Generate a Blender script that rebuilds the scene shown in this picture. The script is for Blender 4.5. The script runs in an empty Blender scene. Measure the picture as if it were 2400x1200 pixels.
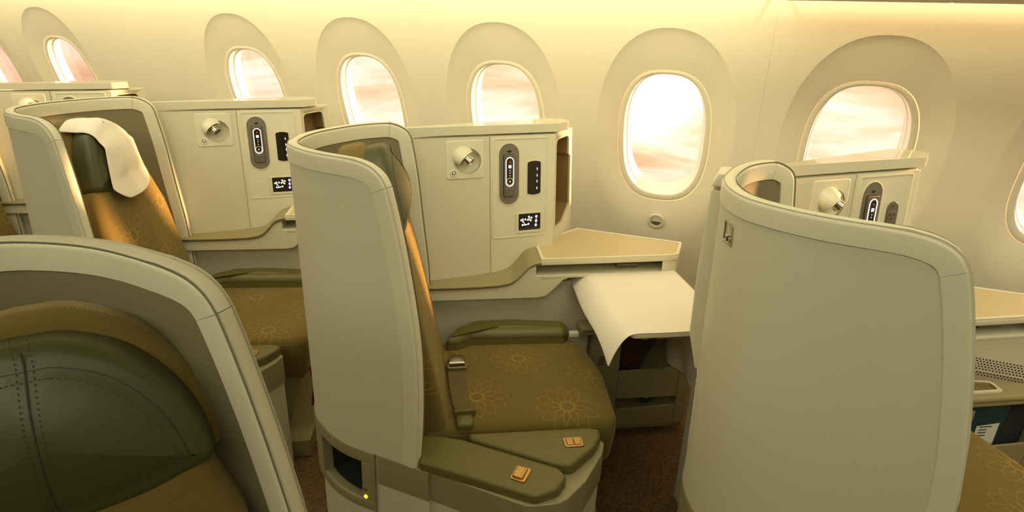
import bpy, bmesh, math, random
from math import sin, cos, pi, radians, sqrt, atan2
from mathutils import Vector, Matrix
random.seed(4)
SC = bpy.context.scene
COL = SC.collection

# ------------------------------------------------------------------ camera, world, light, exposure
def make_camera():
    yaw, pitch, roll, f = 0.372205686, 0.371308748, -0.0306790524, 1427.392653
    cy, sy = cos(yaw), sin(yaw); cp, sp = cos(pitch), sin(pitch); cr, sr = cos(roll), sin(roll)
    fw = Vector((-sy, cy, 0)); rt = Vector((cy, sy, 0)); up = Vector((0, 0, 1))
    f2 = fw * cp - up * sp; dn = -(up * cp + fw * sp)
    r2 = rt * cr + dn * sr; d2 = dn * cr - rt * sr
    cam = bpy.data.cameras.new('camera'); cam.sensor_width = 36.0; cam.sensor_fit = 'HORIZONTAL'
    cam.lens = 36.0 * f / 2400.0; cam.clip_start = 0.02; cam.clip_end = 200
    o = bpy.data.objects.new('camera', cam); COL.objects.link(o)
    m = Matrix((( r2.x, -d2.x, -f2.x, 0), (r2.y, -d2.y, -f2.y, 0), (r2.z, -d2.z, -f2.z, 1.53), (0, 0, 0, 1)))
    o.matrix_world = m
    SC.camera = o
make_camera()
SC.view_settings.view_transform = 'Standard'; SC.view_settings.look = 'None'
SC.view_settings.gamma = 1.0; SC.view_settings.use_curve_mapping = False
SC.view_settings.exposure = 0.24

def lin(r, g, b):
    f = lambda c: (c / 255 / 12.92) if c / 255 <= 0.04045 else ((c / 255 + 0.055) / 1.055) ** 2.4
    return (f(r), f(g), f(b), 1)

def make_world():
    w = bpy.data.worlds.new('sunset_sky'); SC.world = w; w.use_nodes = True
    nt = w.node_tree; nt.nodes.clear(); N = nt.nodes.new; L = nt.links.new
    tc = N('ShaderNodeTexCoord')
    mp = N('ShaderNodeMapping'); mp.inputs['Scale'].default_value = (2.2, 2.2, 13.0); mp.inputs['Rotation'].default_value = (0.10, -0.06, 0)
    L(tc.outputs['Generated'], mp.inputs['Vector'])
    n1 = N('ShaderNodeTexNoise'); n1.inputs['Scale'].default_value = 1.3; n1.inputs['Detail'].default_value = 7; n1.inputs['Roughness'].default_value = 0.55
    n1.inputs['Distortion'].default_value = 0.5
    L(mp.outputs[0], n1.inputs['Vector'])
    ramp = N('ShaderNodeValToRGB'); L(n1.outputs['Fac'], ramp.inputs['Fac'])
    e = ramp.color_ramp.elements
    e[0].position = 0.36; e[0].color = lin(226, 176, 134)
    e[1].position = 0.64; e[1].color = lin(255, 243, 227)
    a = e.new(0.45); a.color = lin(244, 203, 162)
    a = e.new(0.53); a.color = lin(252, 227, 198)
    # cooler and dimmer away from the sun (towards -X), brightest round the sun
    nrm = N('ShaderNodeVectorMath'); nrm.operation = 'NORMALIZE'; L(tc.outputs['Generated'], nrm.inputs[0])
    dot = N('ShaderNodeVectorMath'); dot.operation = 'DOT_PRODUCT'; L(nrm.outputs[0], dot.inputs[0])
    dot.inputs[1].default_value = Vector((-0.15, 0.982, -0.105)).normalized()
    mr = N('ShaderNodeMapRange'); L(dot.outputs['Value'], mr.inputs['Value'])
    mr.inputs['From Min'].default_value = 0.25; mr.inputs['From Max'].default_value = 0.97
    mr.inputs['To Min'].default_value = 0.0; mr.inputs['To Max'].default_value = 1.0
    cool = N('ShaderNodeMix'); cool.data_type = 'RGBA'; cool.blend_type = 'MULTIPLY'
    cool.inputs['Factor'].default_value = 1.0
    tint = N('ShaderNodeMix'); tint.data_type = 'RGBA'
    tint.inputs['A'].default_value = lin(206, 184, 196); tint.inputs['B'].default_value = (1, 1, 1, 1)
    L(mr.outputs[0], tint.inputs['Factor'])
    L(ramp.outputs['Color'], cool.inputs['A']); L(tint.outputs['Result'], cool.inputs['B'])
    glow = N('ShaderNodeMapRange'); L(dot.outputs['Value'], glow.inputs['Value'])
    glow.inputs['From Min'].default_value = 0.9925; glow.inputs['From Max'].default_value = 1.0
    gp = N('ShaderNodeMath'); gp.operation = 'POWER'; L(glow.outputs[0], gp.inputs[0]); gp.inputs[1].default_value = 3.6
    gm = N('ShaderNodeMath'); gm.operation = 'MULTIPLY'; L(gp.outputs[0], gm.inputs[0]); gm.inputs[1].default_value = 1.5
    add = N('ShaderNodeMix'); add.data_type = 'RGBA'; add.blend_type = 'ADD'; add.inputs['Factor'].default_value = 1.0
    gc = N('ShaderNodeMix'); gc.data_type = 'RGBA'; gc.blend_type = 'MULTIPLY'; gc.inputs['Factor'].default_value = 1.0
    gc.inputs['A'].default_value = (1.0, 0.9, 0.66, 1); L(gm.outputs[0], gc.inputs['B'])
    L(cool.outputs['Result'], add.inputs['A']); L(gc.outputs['Result'], add.inputs['B'])
    bg = N('ShaderNodeBackground'); bg.inputs['Strength'].default_value = 1.25
    L(add.outputs['Result'], bg.inputs['Color'])
    out = N('ShaderNodeOutputWorld'); L(bg.outputs[0], out.inputs['Surface'])
make_world()

def lamp(name, kind, loc, direction, energy, color, **kw):
    d = bpy.data.lights.new(name, kind); d.energy = energy; d.color = color
    for k, v in kw.items(): setattr(d, k, v)
    o = bpy.data.objects.new(name, d); COL.objects.link(o); o.location = loc
    o.rotation_euler = Vector(direction).to_track_quat('-Z', 'Y').to_euler()
    return o
# low evening sun through the windows
lamp('sun', 'SUN', (3, 5, 3), (-1.13, -1.0, -0.20), 15.0, (1.0, 0.52, 0.22), angle=radians(4))
# cove strip that washes the sidewall from under the bins
lamp('cove_strip_lamp', 'AREA', (-1.6, 2.165, 1.65), (0, 0.30, -1), 13.0, (1.0, 0.71, 0.37), shape='RECTANGLE', size=9.0, size_y=0.05)
# cabin ceiling wash
lamp('ceiling_fill_lamp', 'AREA', (-1.0, 1.15, 2.16), (0, 0.9, -0.5), 56.0, (1.0, 0.91, 0.60), shape='RECTANGLE', size=8.0, size_y=0.35)
lamp('ceiling_fill_lamp', 'AREA', (-1.0, -0.75, 2.12), (0, 0.9, -0.75), 38.0, (1.0, 0.94, 0.66), shape='RECTANGLE', size=8.0, size_y=0.35)  # added fill above the camera, brightens wall and shells from the front

# ------------------------------------------------------------------ materials
MATS = {}
def mat(name, color, rough=0.5, metal=0.0, bump=None, coat=0.0, emit=None, spec=0.5, var=0.0):
    m = bpy.data.materials.new(name); m.use_nodes = True
    nt = m.node_tree; b = nt.nodes['Principled BSDF']; N = nt.nodes.new; L = nt.links.new
    c = color if len(color) == 4 else (*color, 1)
    b.inputs['Base Color'].default_value = c
    b.inputs['Roughness'].default_value = rough; b.inputs['Metallic'].default_value = metal
    b.inputs['Specular IOR Level'].default_value = spec
    if coat: b.inputs['Coat Weight'].default_value = coat
    if emit: b.inputs['Emission Color'].default_value = emit[0]; b.inputs['Emission Strength'].default_value = emit[1]
    if var or bump:
        tc = N('ShaderNodeTexCoord')
    if var:
        nz = N('ShaderNodeTexNoise'); nz.inputs['Scale'].default_value = 14; nz.inputs['Detail'].default_value = 4
        L(tc.outputs['Object'], nz.inputs['Vector'])
        mx = N('ShaderNodeMix'); mx.data_type = 'RGBA'
        mx.inputs['A'].default_value = (c[0] * (1 - var), c[1] * (1 - var), c[2] * (1 - var), 1)
        mx.inputs['B'].default_value = (min(1, c[0] * (1 + var)), min(1, c[1] * (1 + var)), min(1, c[2] * (1 + var)), 1)
        L(nz.outputs['Fac'], mx.inputs['Factor']); L(mx.outputs['Result'], b.inputs['Base Color'])
    if bump:
        kind, scale, strength = bump
        bp = N('ShaderNodeBump'); bp.inputs['Strength'].default_value = strength; bp.inputs['Distance'].default_value = 0.002
        if kind == 'noise':
            t = N('ShaderNodeTexNoise'); t.inputs['Scale'].default_value = scale; t.inputs['Detail'].default_value = 3
            L(tc.outputs['Object'], t.inputs['Vector']); L(t.outputs['Fac'], bp.inputs['Height'])
        elif kind == 'weave':
            mp = N('ShaderNodeMapping'); mp.inputs['Rotation'].default_value = (0.3, 0.9, 0.5)
            L(tc.outputs['Object'], mp.inputs['Vector'])
            t = N('ShaderNodeTexWave'); t.inputs['Scale'].default_value = scale; t.inputs['Distortion'].default_value = 0.3
            L(mp.outputs[0], t.inputs['Vector']); L(t.outputs['Fac'], bp.inputs['Height'])
        elif kind == 'leather':
            t = N('ShaderNodeTexVoronoi'); t.inputs['Scale'].default_value = scale
            L(tc.outputs['Object'], t.inputs['Vector']); L(t.outputs['Distance'], bp.inputs['Height'])
        L(bp.outputs[0], b.inputs['Normal'])
    MATS[name] = m
    return m
CREAM = mat('cream_plastic', (0.66, 0.635, 0.48), 0.38, bump=('noise', 700, 0.05))
SKIN = mat('cream_woven_skin', (0.60, 0.575, 0.43), 0.5, bump=('weave', 260, 0.16))
WALLM = mat('sidewall_cream', (0.76, 0.72, 0.57), 0.55, bump=('noise', 900, 0.05))
GLOSSC = mat('glossy_cream_top', (0.66, 0.635, 0.48), 0.16, coat=1.0)
BEZEL = mat('window_bezel_cream', (0.76, 0.72, 0.58), 0.4)
WHITE = mat('window_reveal_white', (0.93, 0.92, 0.88), 0.45)
LINER = mat('taupe_liner', (0.205, 0.18, 0.10), 0.6, bump=('noise', 500, 0.12), var=0.06)
TAUPE = mat('taupe_trim', (0.27, 0.24, 0.13), 0.42, bump=('noise', 700, 0.05))
LEDGE = mat('olive_taupe_ledge', (0.30, 0.26, 0.13), 0.4, bump=('leather', 600, 0.06))
LEATHER = mat('olive_leather', (0.125, 0.112, 0.027), 0.42, bump=('leather', 520, 0.09), var=0.08)
DARKLEATHER = mat('dark_green_leather', (0.052, 0.057, 0.016), 0.46, bump=('leather', 520, 0.07), var=0.08)
STITCH = mat('stitch_thread', (0.035, 0.035, 0.014), 0.7)
INLAY = mat('side_table_inlay', (0.52, 0.44, 0.24), 0.35)
CUBBY = mat('brown_cubby_lining', (0.20, 0.135, 0.05), 0.5)
DARK = mat('dark_recess', (0.012, 0.010, 0.007), 0.7)
NAVY = mat('dark_pocket_lining', (0.012, 0.014, 0.016), 0.9, bump=('noise', 400, 0.3))
GREY = mat('handset_grey', (0.17, 0.15, 0.115), 0.4)
GREYD = mat('handset_grey_dark', (0.12, 0.105, 0.08), 0.35)
GLASSBLK = mat('black_glass', (0.012, 0.008, 0.006), 0.12, coat=0.5)
CHROME = mat('satin_chrome', (0.62, 0.58, 0.50), 0.22, 1.0)
BRONZE = mat('bronze_latch_metal', (0.46, 0.30, 0.12), 0.32, 1.0)
STEEL = mat('belt_buckle_steel', (0.50, 0.47, 0.38), 0.28, 1.0)
ICON = mat('white_icon_light', (1, 1, 1), 0.5, emit=((1, 1, 1, 1), 1.3))
ICONV = mat('violet_icon_light', (0.6, 0.55, 1), 0.5, emit=((0.62, 0.58, 1, 1), 1.1))
ICONR = mat('red_icon_light', (1, 0.05, 0.02), 0.5, emit=((1, 0.05, 0.02, 1), 0.8))
AMBER = mat('amber_indicator', (1, 0.7, 0.05), 0.5, emit=((1, 0.62, 0.04, 1), 1.6))
BLUELED = mat('blue_white_led', (0.7, 0.8, 1), 0.5, emit=((0.7, 0.8, 1, 1), 1.6))
BELT = mat('olive_belt_webbing', (0.12, 0.09, 0.02), 0.6, bump=('weave', 500, 0.2))
TEAL = mat('teal_brochure_print', (0.006, 0.045, 0.055), 0.4)
PAPER = mat('paper_white', (0.7, 0.68, 0.6), 0.6)
MAROON = mat('maroon_brochure_print', (0.05, 0.010, 0.006), 0.5)
RED = mat('red_pull_strap', (0.22, 0.008, 0.004), 0.6)
GRILLE = mat('grille_perforated', (0.45, 0.40, 0.28), 0.6)
LINEN = mat('white_linen', (0.80, 0.76, 0.66), 0.85, bump=('weave', 900, 0.08))
BACKM = mat('cabin_panel_cream', (0.70, 0.65, 0.52), 0.6)

def glass_mat():
    m = bpy.data.materials.new('window_glass'); m.use_nodes = True; nt = m.node_tree; nt.nodes.clear()
    N = nt.nodes.new; L = nt.links.new
    t = N('ShaderNodeBsdfTransparent'); t.inputs['Color'].default_value = (0.97, 0.97, 0.97, 1)
    g = N('ShaderNodeBsdfGlossy'); g.inputs['Roughness'].default_value = 0.02
    mx = N('ShaderNodeMixShader'); mx.inputs['Fac'].default_value = 0.03; L(t.outputs[0], mx.inputs[1]); L(g.outputs[0], mx.inputs[2])
    o = N('ShaderNodeOutputMaterial'); L(mx.outputs[0], o.inputs['Surface'])
    return m
GLASS = glass_mat()

def carpet_mat():
    m = bpy.data.materials.new('brown_carpet'); m.use_nodes = True; nt = m.node_tree; b = nt.nodes['Principled BSDF']
    N = nt.nodes.new; L = nt.links.new
    tc = N('ShaderNodeTexCoord')
    v = N('ShaderNodeTexVoronoi'); v.inputs['Scale'].default_value = 210; L(tc.outputs['Object'], v.inputs['Vector'])
    r = N('ShaderNodeValToRGB'); L(v.outputs['Color'], r.inputs['Fac'])
    r.color_ramp.elements[0].color = (0.055, 0.026, 0.008, 1); r.color_ramp.elements[1].color = (0.23, 0.13, 0.045, 1)
    L(r.outputs[0], b.inputs['Base Color']); b.inputs['Roughness'].default_value = 0.95
    bp = N('ShaderNodeBump'); bp.inputs['Strength'].default_value = 0.9; bp.inputs['Distance'].default_value = 0.004
    L(v.outputs['Distance'], bp.inputs['Height']); L(bp.outputs[0], b.inputs['Normal'])
    return m
CARPET = carpet_mat()

def flower_group():
    g = bpy.data.node_groups.new('flower_outline', 'ShaderNodeTree')
    g.interface.new_socket('UV', in_out='INPUT', socket_type='NodeSocketVector')
    g.interface.new_socket('Center', in_out='INPUT', socket_type='NodeSocketVector')
    g.interface.new_socket('Mask', in_out='OUTPUT', socket_type='NodeSocketFloat')
    N = g.nodes.new; L = g.links.new
    gi = N('NodeGroupInput'); go = N('NodeGroupOutput')
    def M(op, a, b=None):
        n = N('ShaderNodeMath'); n.operation = op
        for i, x in enumerate((a, b)):
            if x is None: continue
            if isinstance(x, (int, float)): n.inputs[i].default_value = x
            else: L(x, n.inputs[i])
        return n.outputs[0]
    sub = N('ShaderNodeVectorMath'); sub.operation = 'SUBTRACT'; L(gi.outputs[0], sub.inputs[0]); L(gi.outputs[1], sub.inputs[1])
    sp = N('ShaderNodeSeparateXYZ'); L(sub.outputs[0], sp.inputs[0])
    x, y = sp.outputs[0], sp.outputs[1]
    r = M('SQRT', M('ADD', M('MULTIPLY', x, x), M('MULTIPLY', y, y)))
    ang = M('ARCTAN2', y, x)
    R = 0.092
    masks = []
    for off in (0.0, pi / 6):
        a = M('ADD', ang, off + 4 * pi)
        a = M('SUBTRACT', M('MODULO', a, pi / 3), pi / 6)
        px = M('MULTIPLY', r, M('COSINE', a)); py = M('MULTIPLY', r, M('SINE', a))
        ex = M('DIVIDE', M('SUBTRACT', px, 0.60 * R), 0.40 * R)
        # petals narrow towards the tip
        wd = M('MULTIPLY', M('SUBTRACT', 1.0, M('MULTIPLY', ex, 0.30)), 0.215 * R)
        ey = M('DIVIDE', py, wd)
        e = M('SQRT', M('ADD', M('MULTIPLY', ex, ex), M('MULTIPLY', ey, ey)))
        d = M('ABSOLUTE', M('SUBTRACT', e, 1.0))
        masks.append(M('LESS_THAN', d, 0.036))
    L(M('MAXIMUM', masks[0], masks[1]), go.inputs[0])
    return g
FLOWER = flower_group()

def fabric_mat(name, centers, base=(0.142, 0.100, 0.016), thread=(0.30, 0.19, 0.035)):
    m = bpy.data.materials.new(name); m.use_nodes = True; nt = m.node_tree; b = nt.nodes['Principled BSDF']
    N = nt.nodes.new; L = nt.links.new
    uv = N('ShaderNodeUVMap'); uv.uv_map = 'UVMap'
    prev = None
    for c in centers:
        n = N('ShaderNodeGroup'); n.node_tree = FLOWER; L(uv.outputs[0], n.inputs[0]); n.inputs[1].default_value = (c[0], c[1], 0)
        if prev is None: prev = n.outputs[0]
        else:
            mx = N('ShaderNodeMath'); mx.operation = 'MAXIMUM'; L(prev, mx.inputs[0]); L(n.outputs[0], mx.inputs[1]); prev = mx.outputs[0]
    wv = N('ShaderNodeTexWave'); wv.inputs['Scale'].default_value = 190; wv.inputs['Distortion'].default_value = 2.0; wv.inputs['Detail'].default_value = 1
    mp = N('ShaderNodeMapping'); mp.inputs['Rotation'].default_value = (0, 0, 0.9); L(uv.outputs[0], mp.inputs['Vector']); L(mp.outputs[0], wv.inputs['Vector'])
    c1 = N('ShaderNodeMix'); c1.data_type = 'RGBA'
    c1.inputs['A'].default_value = (base[0] * 0.82, base[1] * 0.86, base[2] * 0.95, 1); c1.inputs['B'].default_value = (base[0] * 1.15, base[1] * 1.12, base[2] * 1.05, 1)
    L(wv.outputs['Fac'], c1.inputs['Factor'])
    last = c1.outputs['Result']
    if prev is not None:
        c2 = N('ShaderNodeMix'); c2.data_type = 'RGBA'; c2.inputs['B'].default_value = (*thread, 1)
        L(prev, c2.inputs['Factor']); L(last, c2.inputs['A']); last = c2.outputs['Result']
    L(last, b.inputs['Base Color']); b.inputs['Roughness'].default_value = 0.9
    b.inputs['Sheen Weight'].default_value = 0.25; b.inputs['Sheen Tint'].default_value = (1, 0.8, 0.4, 1)
    bp = N('ShaderNodeBump'); bp.inputs['Strength'].default_value = 0.35; bp.inputs['Distance'].default_value = 0.0015
    L(wv.outputs['Fac'], bp.inputs['Height']); L(bp.outputs[0], b.inputs['Normal'])
    return m
FAB_SEAT = fabric_mat('olive_fabric_flowers_seat', [(.295, 1.723), (.398, 1.452), (.139, 1.52), (.4746, 1.851), (.529, 1.618), (.075, 1.777)])
FAB_BACK = fabric_mat('olive_fabric_flowers_back', [(1.53, .82), (1.80, .86), (1.69, .70), (1.47, .64), (1.83, .62), (1.60, .55)])
FAB = fabric_mat('olive_fabric', [])

# ------------------------------------------------------------------ mesh helpers
TF = None                       # optional mirror transform applied to world coordinates
ORG = {}                        # root object name -> its world location
def root_of(o):
    while o.parent is not None: o = o.parent
    return o
def tfv(p):
    p = Vector(p)
    return TF @ p if TF is not None else p
def empty(name, loc, label=None, cat=None, group=None, kind=None):
    o = bpy.data.objects.new(name, None); COL.objects.link(o)
    o.empty_display_size = 0.05
    l = tfv(loc); o.location = l; ORG[o.name] = l
    if label: o['label'] = label
    if cat: o['category'] = cat
    if group: o['group'] = group
    if kind: o['kind'] = kind
    return o
def build(name, verts, faces, material, parent=None, angle=38, uv=None, label=None, bevel=0.0, seg=2, solid=0.0, kind=None, flip=False, recalc=True, subd=0, wn=True):
    """verts are world coordinates; linked as ONE mesh object under its thing"""
    org = ORG[root_of(parent).name] if parent is not None else Vector((0, 0, 0))
    me = bpy.data.meshes.new(name)
    wv = [Vector(v) for v in verts]
    me.from_pydata([tfv(v) - org for v in wv], [], faces)
    mats = material if isinstance(material, (list, tuple)) else [material]
    for m in mats: me.materials.append(m)
    if uv is not None:
        ul = me.uv_layers.new(name='UVMap')
        for lp in me.loops: ul.data[lp.index].uv = uv(wv[lp.vertex_index])
    if recalc or bevel:
        bm = bmesh.new(); bm.from_mesh(me)
        bmesh.ops.remove_doubles(bm, verts=bm.verts, dist=1e-5)
        bmesh.ops.recalc_face_normals(bm, faces=bm.faces)
        if bevel:
            es = [e for e in bm.edges if len(e.link_faces) == 2 and e.calc_face_angle(0) > radians(32)]
            bmesh.ops.bevel(bm, geom=es, offset=bevel, segments=seg, affect='EDGES', profile=0.5, clamp_overlap=True)
        bm.to_mesh(me); bm.free()
    for p in me.polygons: p.use_smooth = True
    me.set_sharp_from_angle(angle=radians(angle))
    o = bpy.data.objects.new(name, me); COL.objects.link(o)
    if parent is not None: o.parent = parent
    if wn and not solid and not subd:
        md = o.modifiers.new('weighted', 'WEIGHTED_NORMAL'); md.keep_sharp = True
    if solid:
        md = o.modifiers.new('thickness', 'SOLIDIFY'); md.thickness = solid; md.offset = 0
    if subd:
        md = o.modifiers.new('smooth', 'SUBSURF'); md.levels = subd; md.render_levels = subd
    if label: o['label'] = label
    if kind: o['kind'] = kind
    return o
def round_poly(pts, r, seg=5):
    """round the corners of a 2D polygon; r is a number or a list"""
    n = len(pts); out = []
    for i in range(n):
        p0, p1, p2 = Vector(pts[i - 1]), Vector(pts[i]), Vector(pts[(i + 1) % n])
        rr = r[i] if isinstance(r, (list, tuple)) else r
        a, b = (p0 - p1), (p2 - p1); la, lb = a.length, b.length
        if rr <= 1e-6 or la < 1e-6 or lb < 1e-6: out.append(tuple(p1)); continue
        a /= la; b /= lb
        ang = math.acos(max(-1, min(1, a.dot(b))))
        if ang > pi - 0.02: out.append(tuple(p1)); continue
        t = min(rr / math.tan(ang / 2), la * 0.48, lb * 0.48)
        s, e = p1 + a * t, p1 + b * t
        for k in range(seg + 1):
            q = k / seg
            out.append(tuple((1 - q) ** 2 * s + 2 * q * (1 - q) * p1 + q * q * e))
    return out
def area2(p): return sum(p[i - 1][0] * p[i][1] - p[i][0] * p[i - 1][1] for i in range(len(p))) / 2
def inset(poly, d):
    """move a closed 2D loop inward by d along vertex normals"""
    s = 1 if area2(poly) > 0 else -1
    n = len(poly); out = []
    for i in range(n):
        p0, p1, p2 = Vector(poly[i - 1]), Vector(poly[i]), Vector(poly[(i + 1) % n])
        a = (p1 - p0); b = (p2 - p1)
        a = a.normalized() if a.length > 1e-9 else Vector((0, 0)); b = b.normalized() if b.length > 1e-9 else a
        t = (a + b)
        t = t.normalized() if t.length > 1e-6 else a
        nrm = Vector((-t.y, t.x)) * s
        k = max(0.5, nrm.dot(Vector((-a.y, a.x)) * s))
        out.append(tuple(p1 + nrm * d / k))
    return out
def loft(loops, cap0=True, cap1=True):
    v = []; f = []; n = len(loops[0])
    for l in loops: v += l
    for i in range(len(loops) - 1):
        for j in range(n):
            a = i * n + j; b = i * n + (j + 1) % n
            f.append((a, b, b + n, a + n))
    if cap0: f.append(tuple(range(n - 1, -1, -1)))
    if cap1: f.append(tuple((len(loops) - 1) * n + j for j in range(n)))
    return v, f
def pad_geo(fr, poly, c0, c1, rt=0.01, rb=0.004, dome=0.0, seg=4, shift=None):
    """soft slab: outline poly in the frame's (a,b), from c0 to c1, rounded rims, optional domed top"""
    loops = []
    mk = lambda pl, c: [fr(x, y, c) for x, y in pl]
    for k in range(seg):
        a = pi / 2 * k / seg
        loops.append(mk(inset(poly, rb * (1 - sin(a))), c0 + rb * (1 - cos(a))))
    for k in range(seg + 1):
        a = pi / 2 * k / seg
        loops.append(mk(inset(poly, rt * (1 - cos(a))), c1 - rt * (1 - sin(a))))
    if dome:
        top = inset(poly, rt); cx = sum(p[0] for p in top) / len(top); cy = sum(p[1] for p in top) / len(top)
        for s in (0.9, 0.75, 0.5, 0.25, 0.05):
            loops.append([fr(cx + (x - cx) * s, cy + (y - cy) * s, c1 + dome * (1 - s * s)) for x, y in top])
    return loft(loops)
def pad(name, fr, poly, c0, c1, material, parent, rt=0.01, rb=0.004, dome=0.0, uv=None, label=None, angle=45, seg=4):
    v, f = pad_geo(fr, poly, c0, c1, rt, rb, dome, seg)
    return build(name, v, f, material, parent, angle=angle, uv=uv, label=label)
def box(name, fr, a, b, c, material, parent, bevel=0.004, label=None):
    pts = [(a[0], b[0]), (a[1], b[0]), (a[1], b[1]), (a[0], b[1])]
    v, f = loft([[fr(x, y, c[0]) for x, y in pts], [fr(x, y, c[1]) for x, y in pts]])
    return build(name, v, f, material, parent, bevel=bevel, label=label)
def prism(name, fr, poly, c0, c1, material, parent, bevel=0.003, label=None, seg=2):
    v, f = loft([[fr(x, y, c0) for x, y in poly], [fr(x, y, c1) for x, y in poly]])
    return build(name, v, f, material, parent, bevel=bevel, label=label, seg=seg)
def ring_prism(name, fr, outer, inner, c0, c1, material, parent, bevel=0.0, label=None):
    """frame between two outlines with the same point count"""
    n = len(outer)
    L = [[fr(x, y, c0) for x, y in inner], [fr(x, y, c0) for x, y in outer], [fr(x, y, c1) for x, y in outer], [fr(x, y, c1) for x, y in inner]]
    v = sum(L, []); f = []
    for i in range(4):
        for j in range(n):
            a = i * n + j; b = i * n + (j + 1) % n; c = ((i + 1) % 4) * n + j; d = ((i + 1) % 4) * n + (j + 1) % n
            f.append((a, b, d, c))
    return build(name, v, f, material, parent, bevel=bevel, label=label)
def tray(name, fr, poly, c_top, depth, material, parent, lip=0.004, label=None, floor_mat=None):
    """a sunk recess: inner walls and floor, open at c_top"""
    loops = [[fr(x, y, c_top) for x, y in inset(poly, -lip)], [fr(x, y, c_top) for x, y in poly], [fr(x, y, c_top - depth) for x, y in poly]]
    v, f = loft(loops, cap0=False, cap1=True)
    return build(name, v, f, material, parent, label=label)
def tube(name, pts, r, material, parent, n=8, label=None, closed=False):
    pts = [Vector(p) for p in pts]; loops = []
    m = len(pts)
    for i, p in enumerate(pts):
        t = (pts[(i + 1) % m] - pts[i - 1]) if closed else (pts[min(i + 1, m - 1)] - pts[max(i - 1, 0)])
        t.normalize()
        up = Vector((0, 0, 1)) if abs(t.z) < 0.9 else Vector((1, 0, 0))
        s = t.cross(up).normalized(); w = s.cross(t)
        loops.append([p + s * r * cos(2 * pi * k / n) + w * r * sin(2 * pi * k / n) for k in range(n)])
    if closed:
        loops.append(loops[0])
        v, f = loft(loops, False, False)
    else: v, f = loft(loops)
    return build(name, v, f, material, parent, label=label)
def ellipse(cx, cy, a, b, n=24, p=2.0):
    out = []
    for k in range(n):
        t = 2 * pi * k / n; c, s = cos(t), sin(t)
        out.append((cx + a * math.copysign(abs(c) ** (2 / p), c), cy + b * math.copysign(abs(s) ** (2 / p), s)))
    return out
def rect(cx, cy, w, h, r=0.0, seg=5):
    p = [(cx - w / 2, cy - h / 2), (cx + w / 2, cy - h / 2), (cx + w / 2, cy + h / 2), (cx - w / 2, cy + h / 2)]
    return round_poly(p, r, seg) if r else p
def stadium(cx, cy, w, h, n=10):
    r = w / 2; out = []
    for k in range(n + 1): out.append((cx + r * cos(pi * k / n), cy + h / 2 - r + r * sin(pi * k / n)))
    for k in range(n + 1): out.append((cx - r * cos(pi * k / n), cy - h / 2 + r - r * sin(pi * k / n)))
    return out
def catmull(P, n):
    P = [Vector(p) for p in P]; out = []
    for i in range(len(P) - 1):
        p0 = P[i - 1] if i else P[0] * 2 - P[1]; p1, p2 = P[i], P[i + 1]
        p3 = P[i + 2] if i + 2 < len(P) else P[-1] * 2 - P[-2]
        for k in range(n):
            t = k / n
            out.append(0.5 * ((2 * p1) + (p2 - p0) * t + (2 * p0 - 5 * p1 + 4 * p2 - p3) * t * t + (3 * p1 - p0 - 3 * p2 + p3) * t ** 3))
    out.append(P[-1])
    return out
def cut_out(objs, v, f, parent):
    cut = build('cutter', v, f, DARK, parent)
    for body in objs:
        md = body.modifiers.new('cut', 'BOOLEAN'); md.operation = 'DIFFERENCE'; md.solver = 'EXACT'; md.object = cut
        bpy.context.view_layer.update()
        ev = body.evaluated_get(bpy.context.evaluated_depsgraph_get())
        me = bpy.data.meshes.new_from_object(ev); body.modifiers.clear(); body.data = me
        md = body.modifiers.new('weighted', 'WEIGHTED_NORMAL'); md.keep_sharp = True
    bpy.data.objects.remove(cut)
C30, S30 = cos(radians(30)), sin(radians(30))
def UV(u, v, z): return Vector((u * C30 - v * S30, u * S30 + v * C30, z))
def WX(x, y, z): return Vector((x, y, z))
def to_uv(p): return (p.x * C30 + p.y * S30, -p.x * S30 + p.y * C30)
def copy_tree(o, parent=None):
    c = o.copy(); COL.objects.link(c); c.parent = parent
    for ch in list(o.children): copy_tree(ch, c)
    return c
PITCH = 1.1
def dup(root, k, label):
    c = copy_tree(root); c.location = root.location + Vector((PITCH * k, 0, 0)); c['label'] = label
    return c

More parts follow.
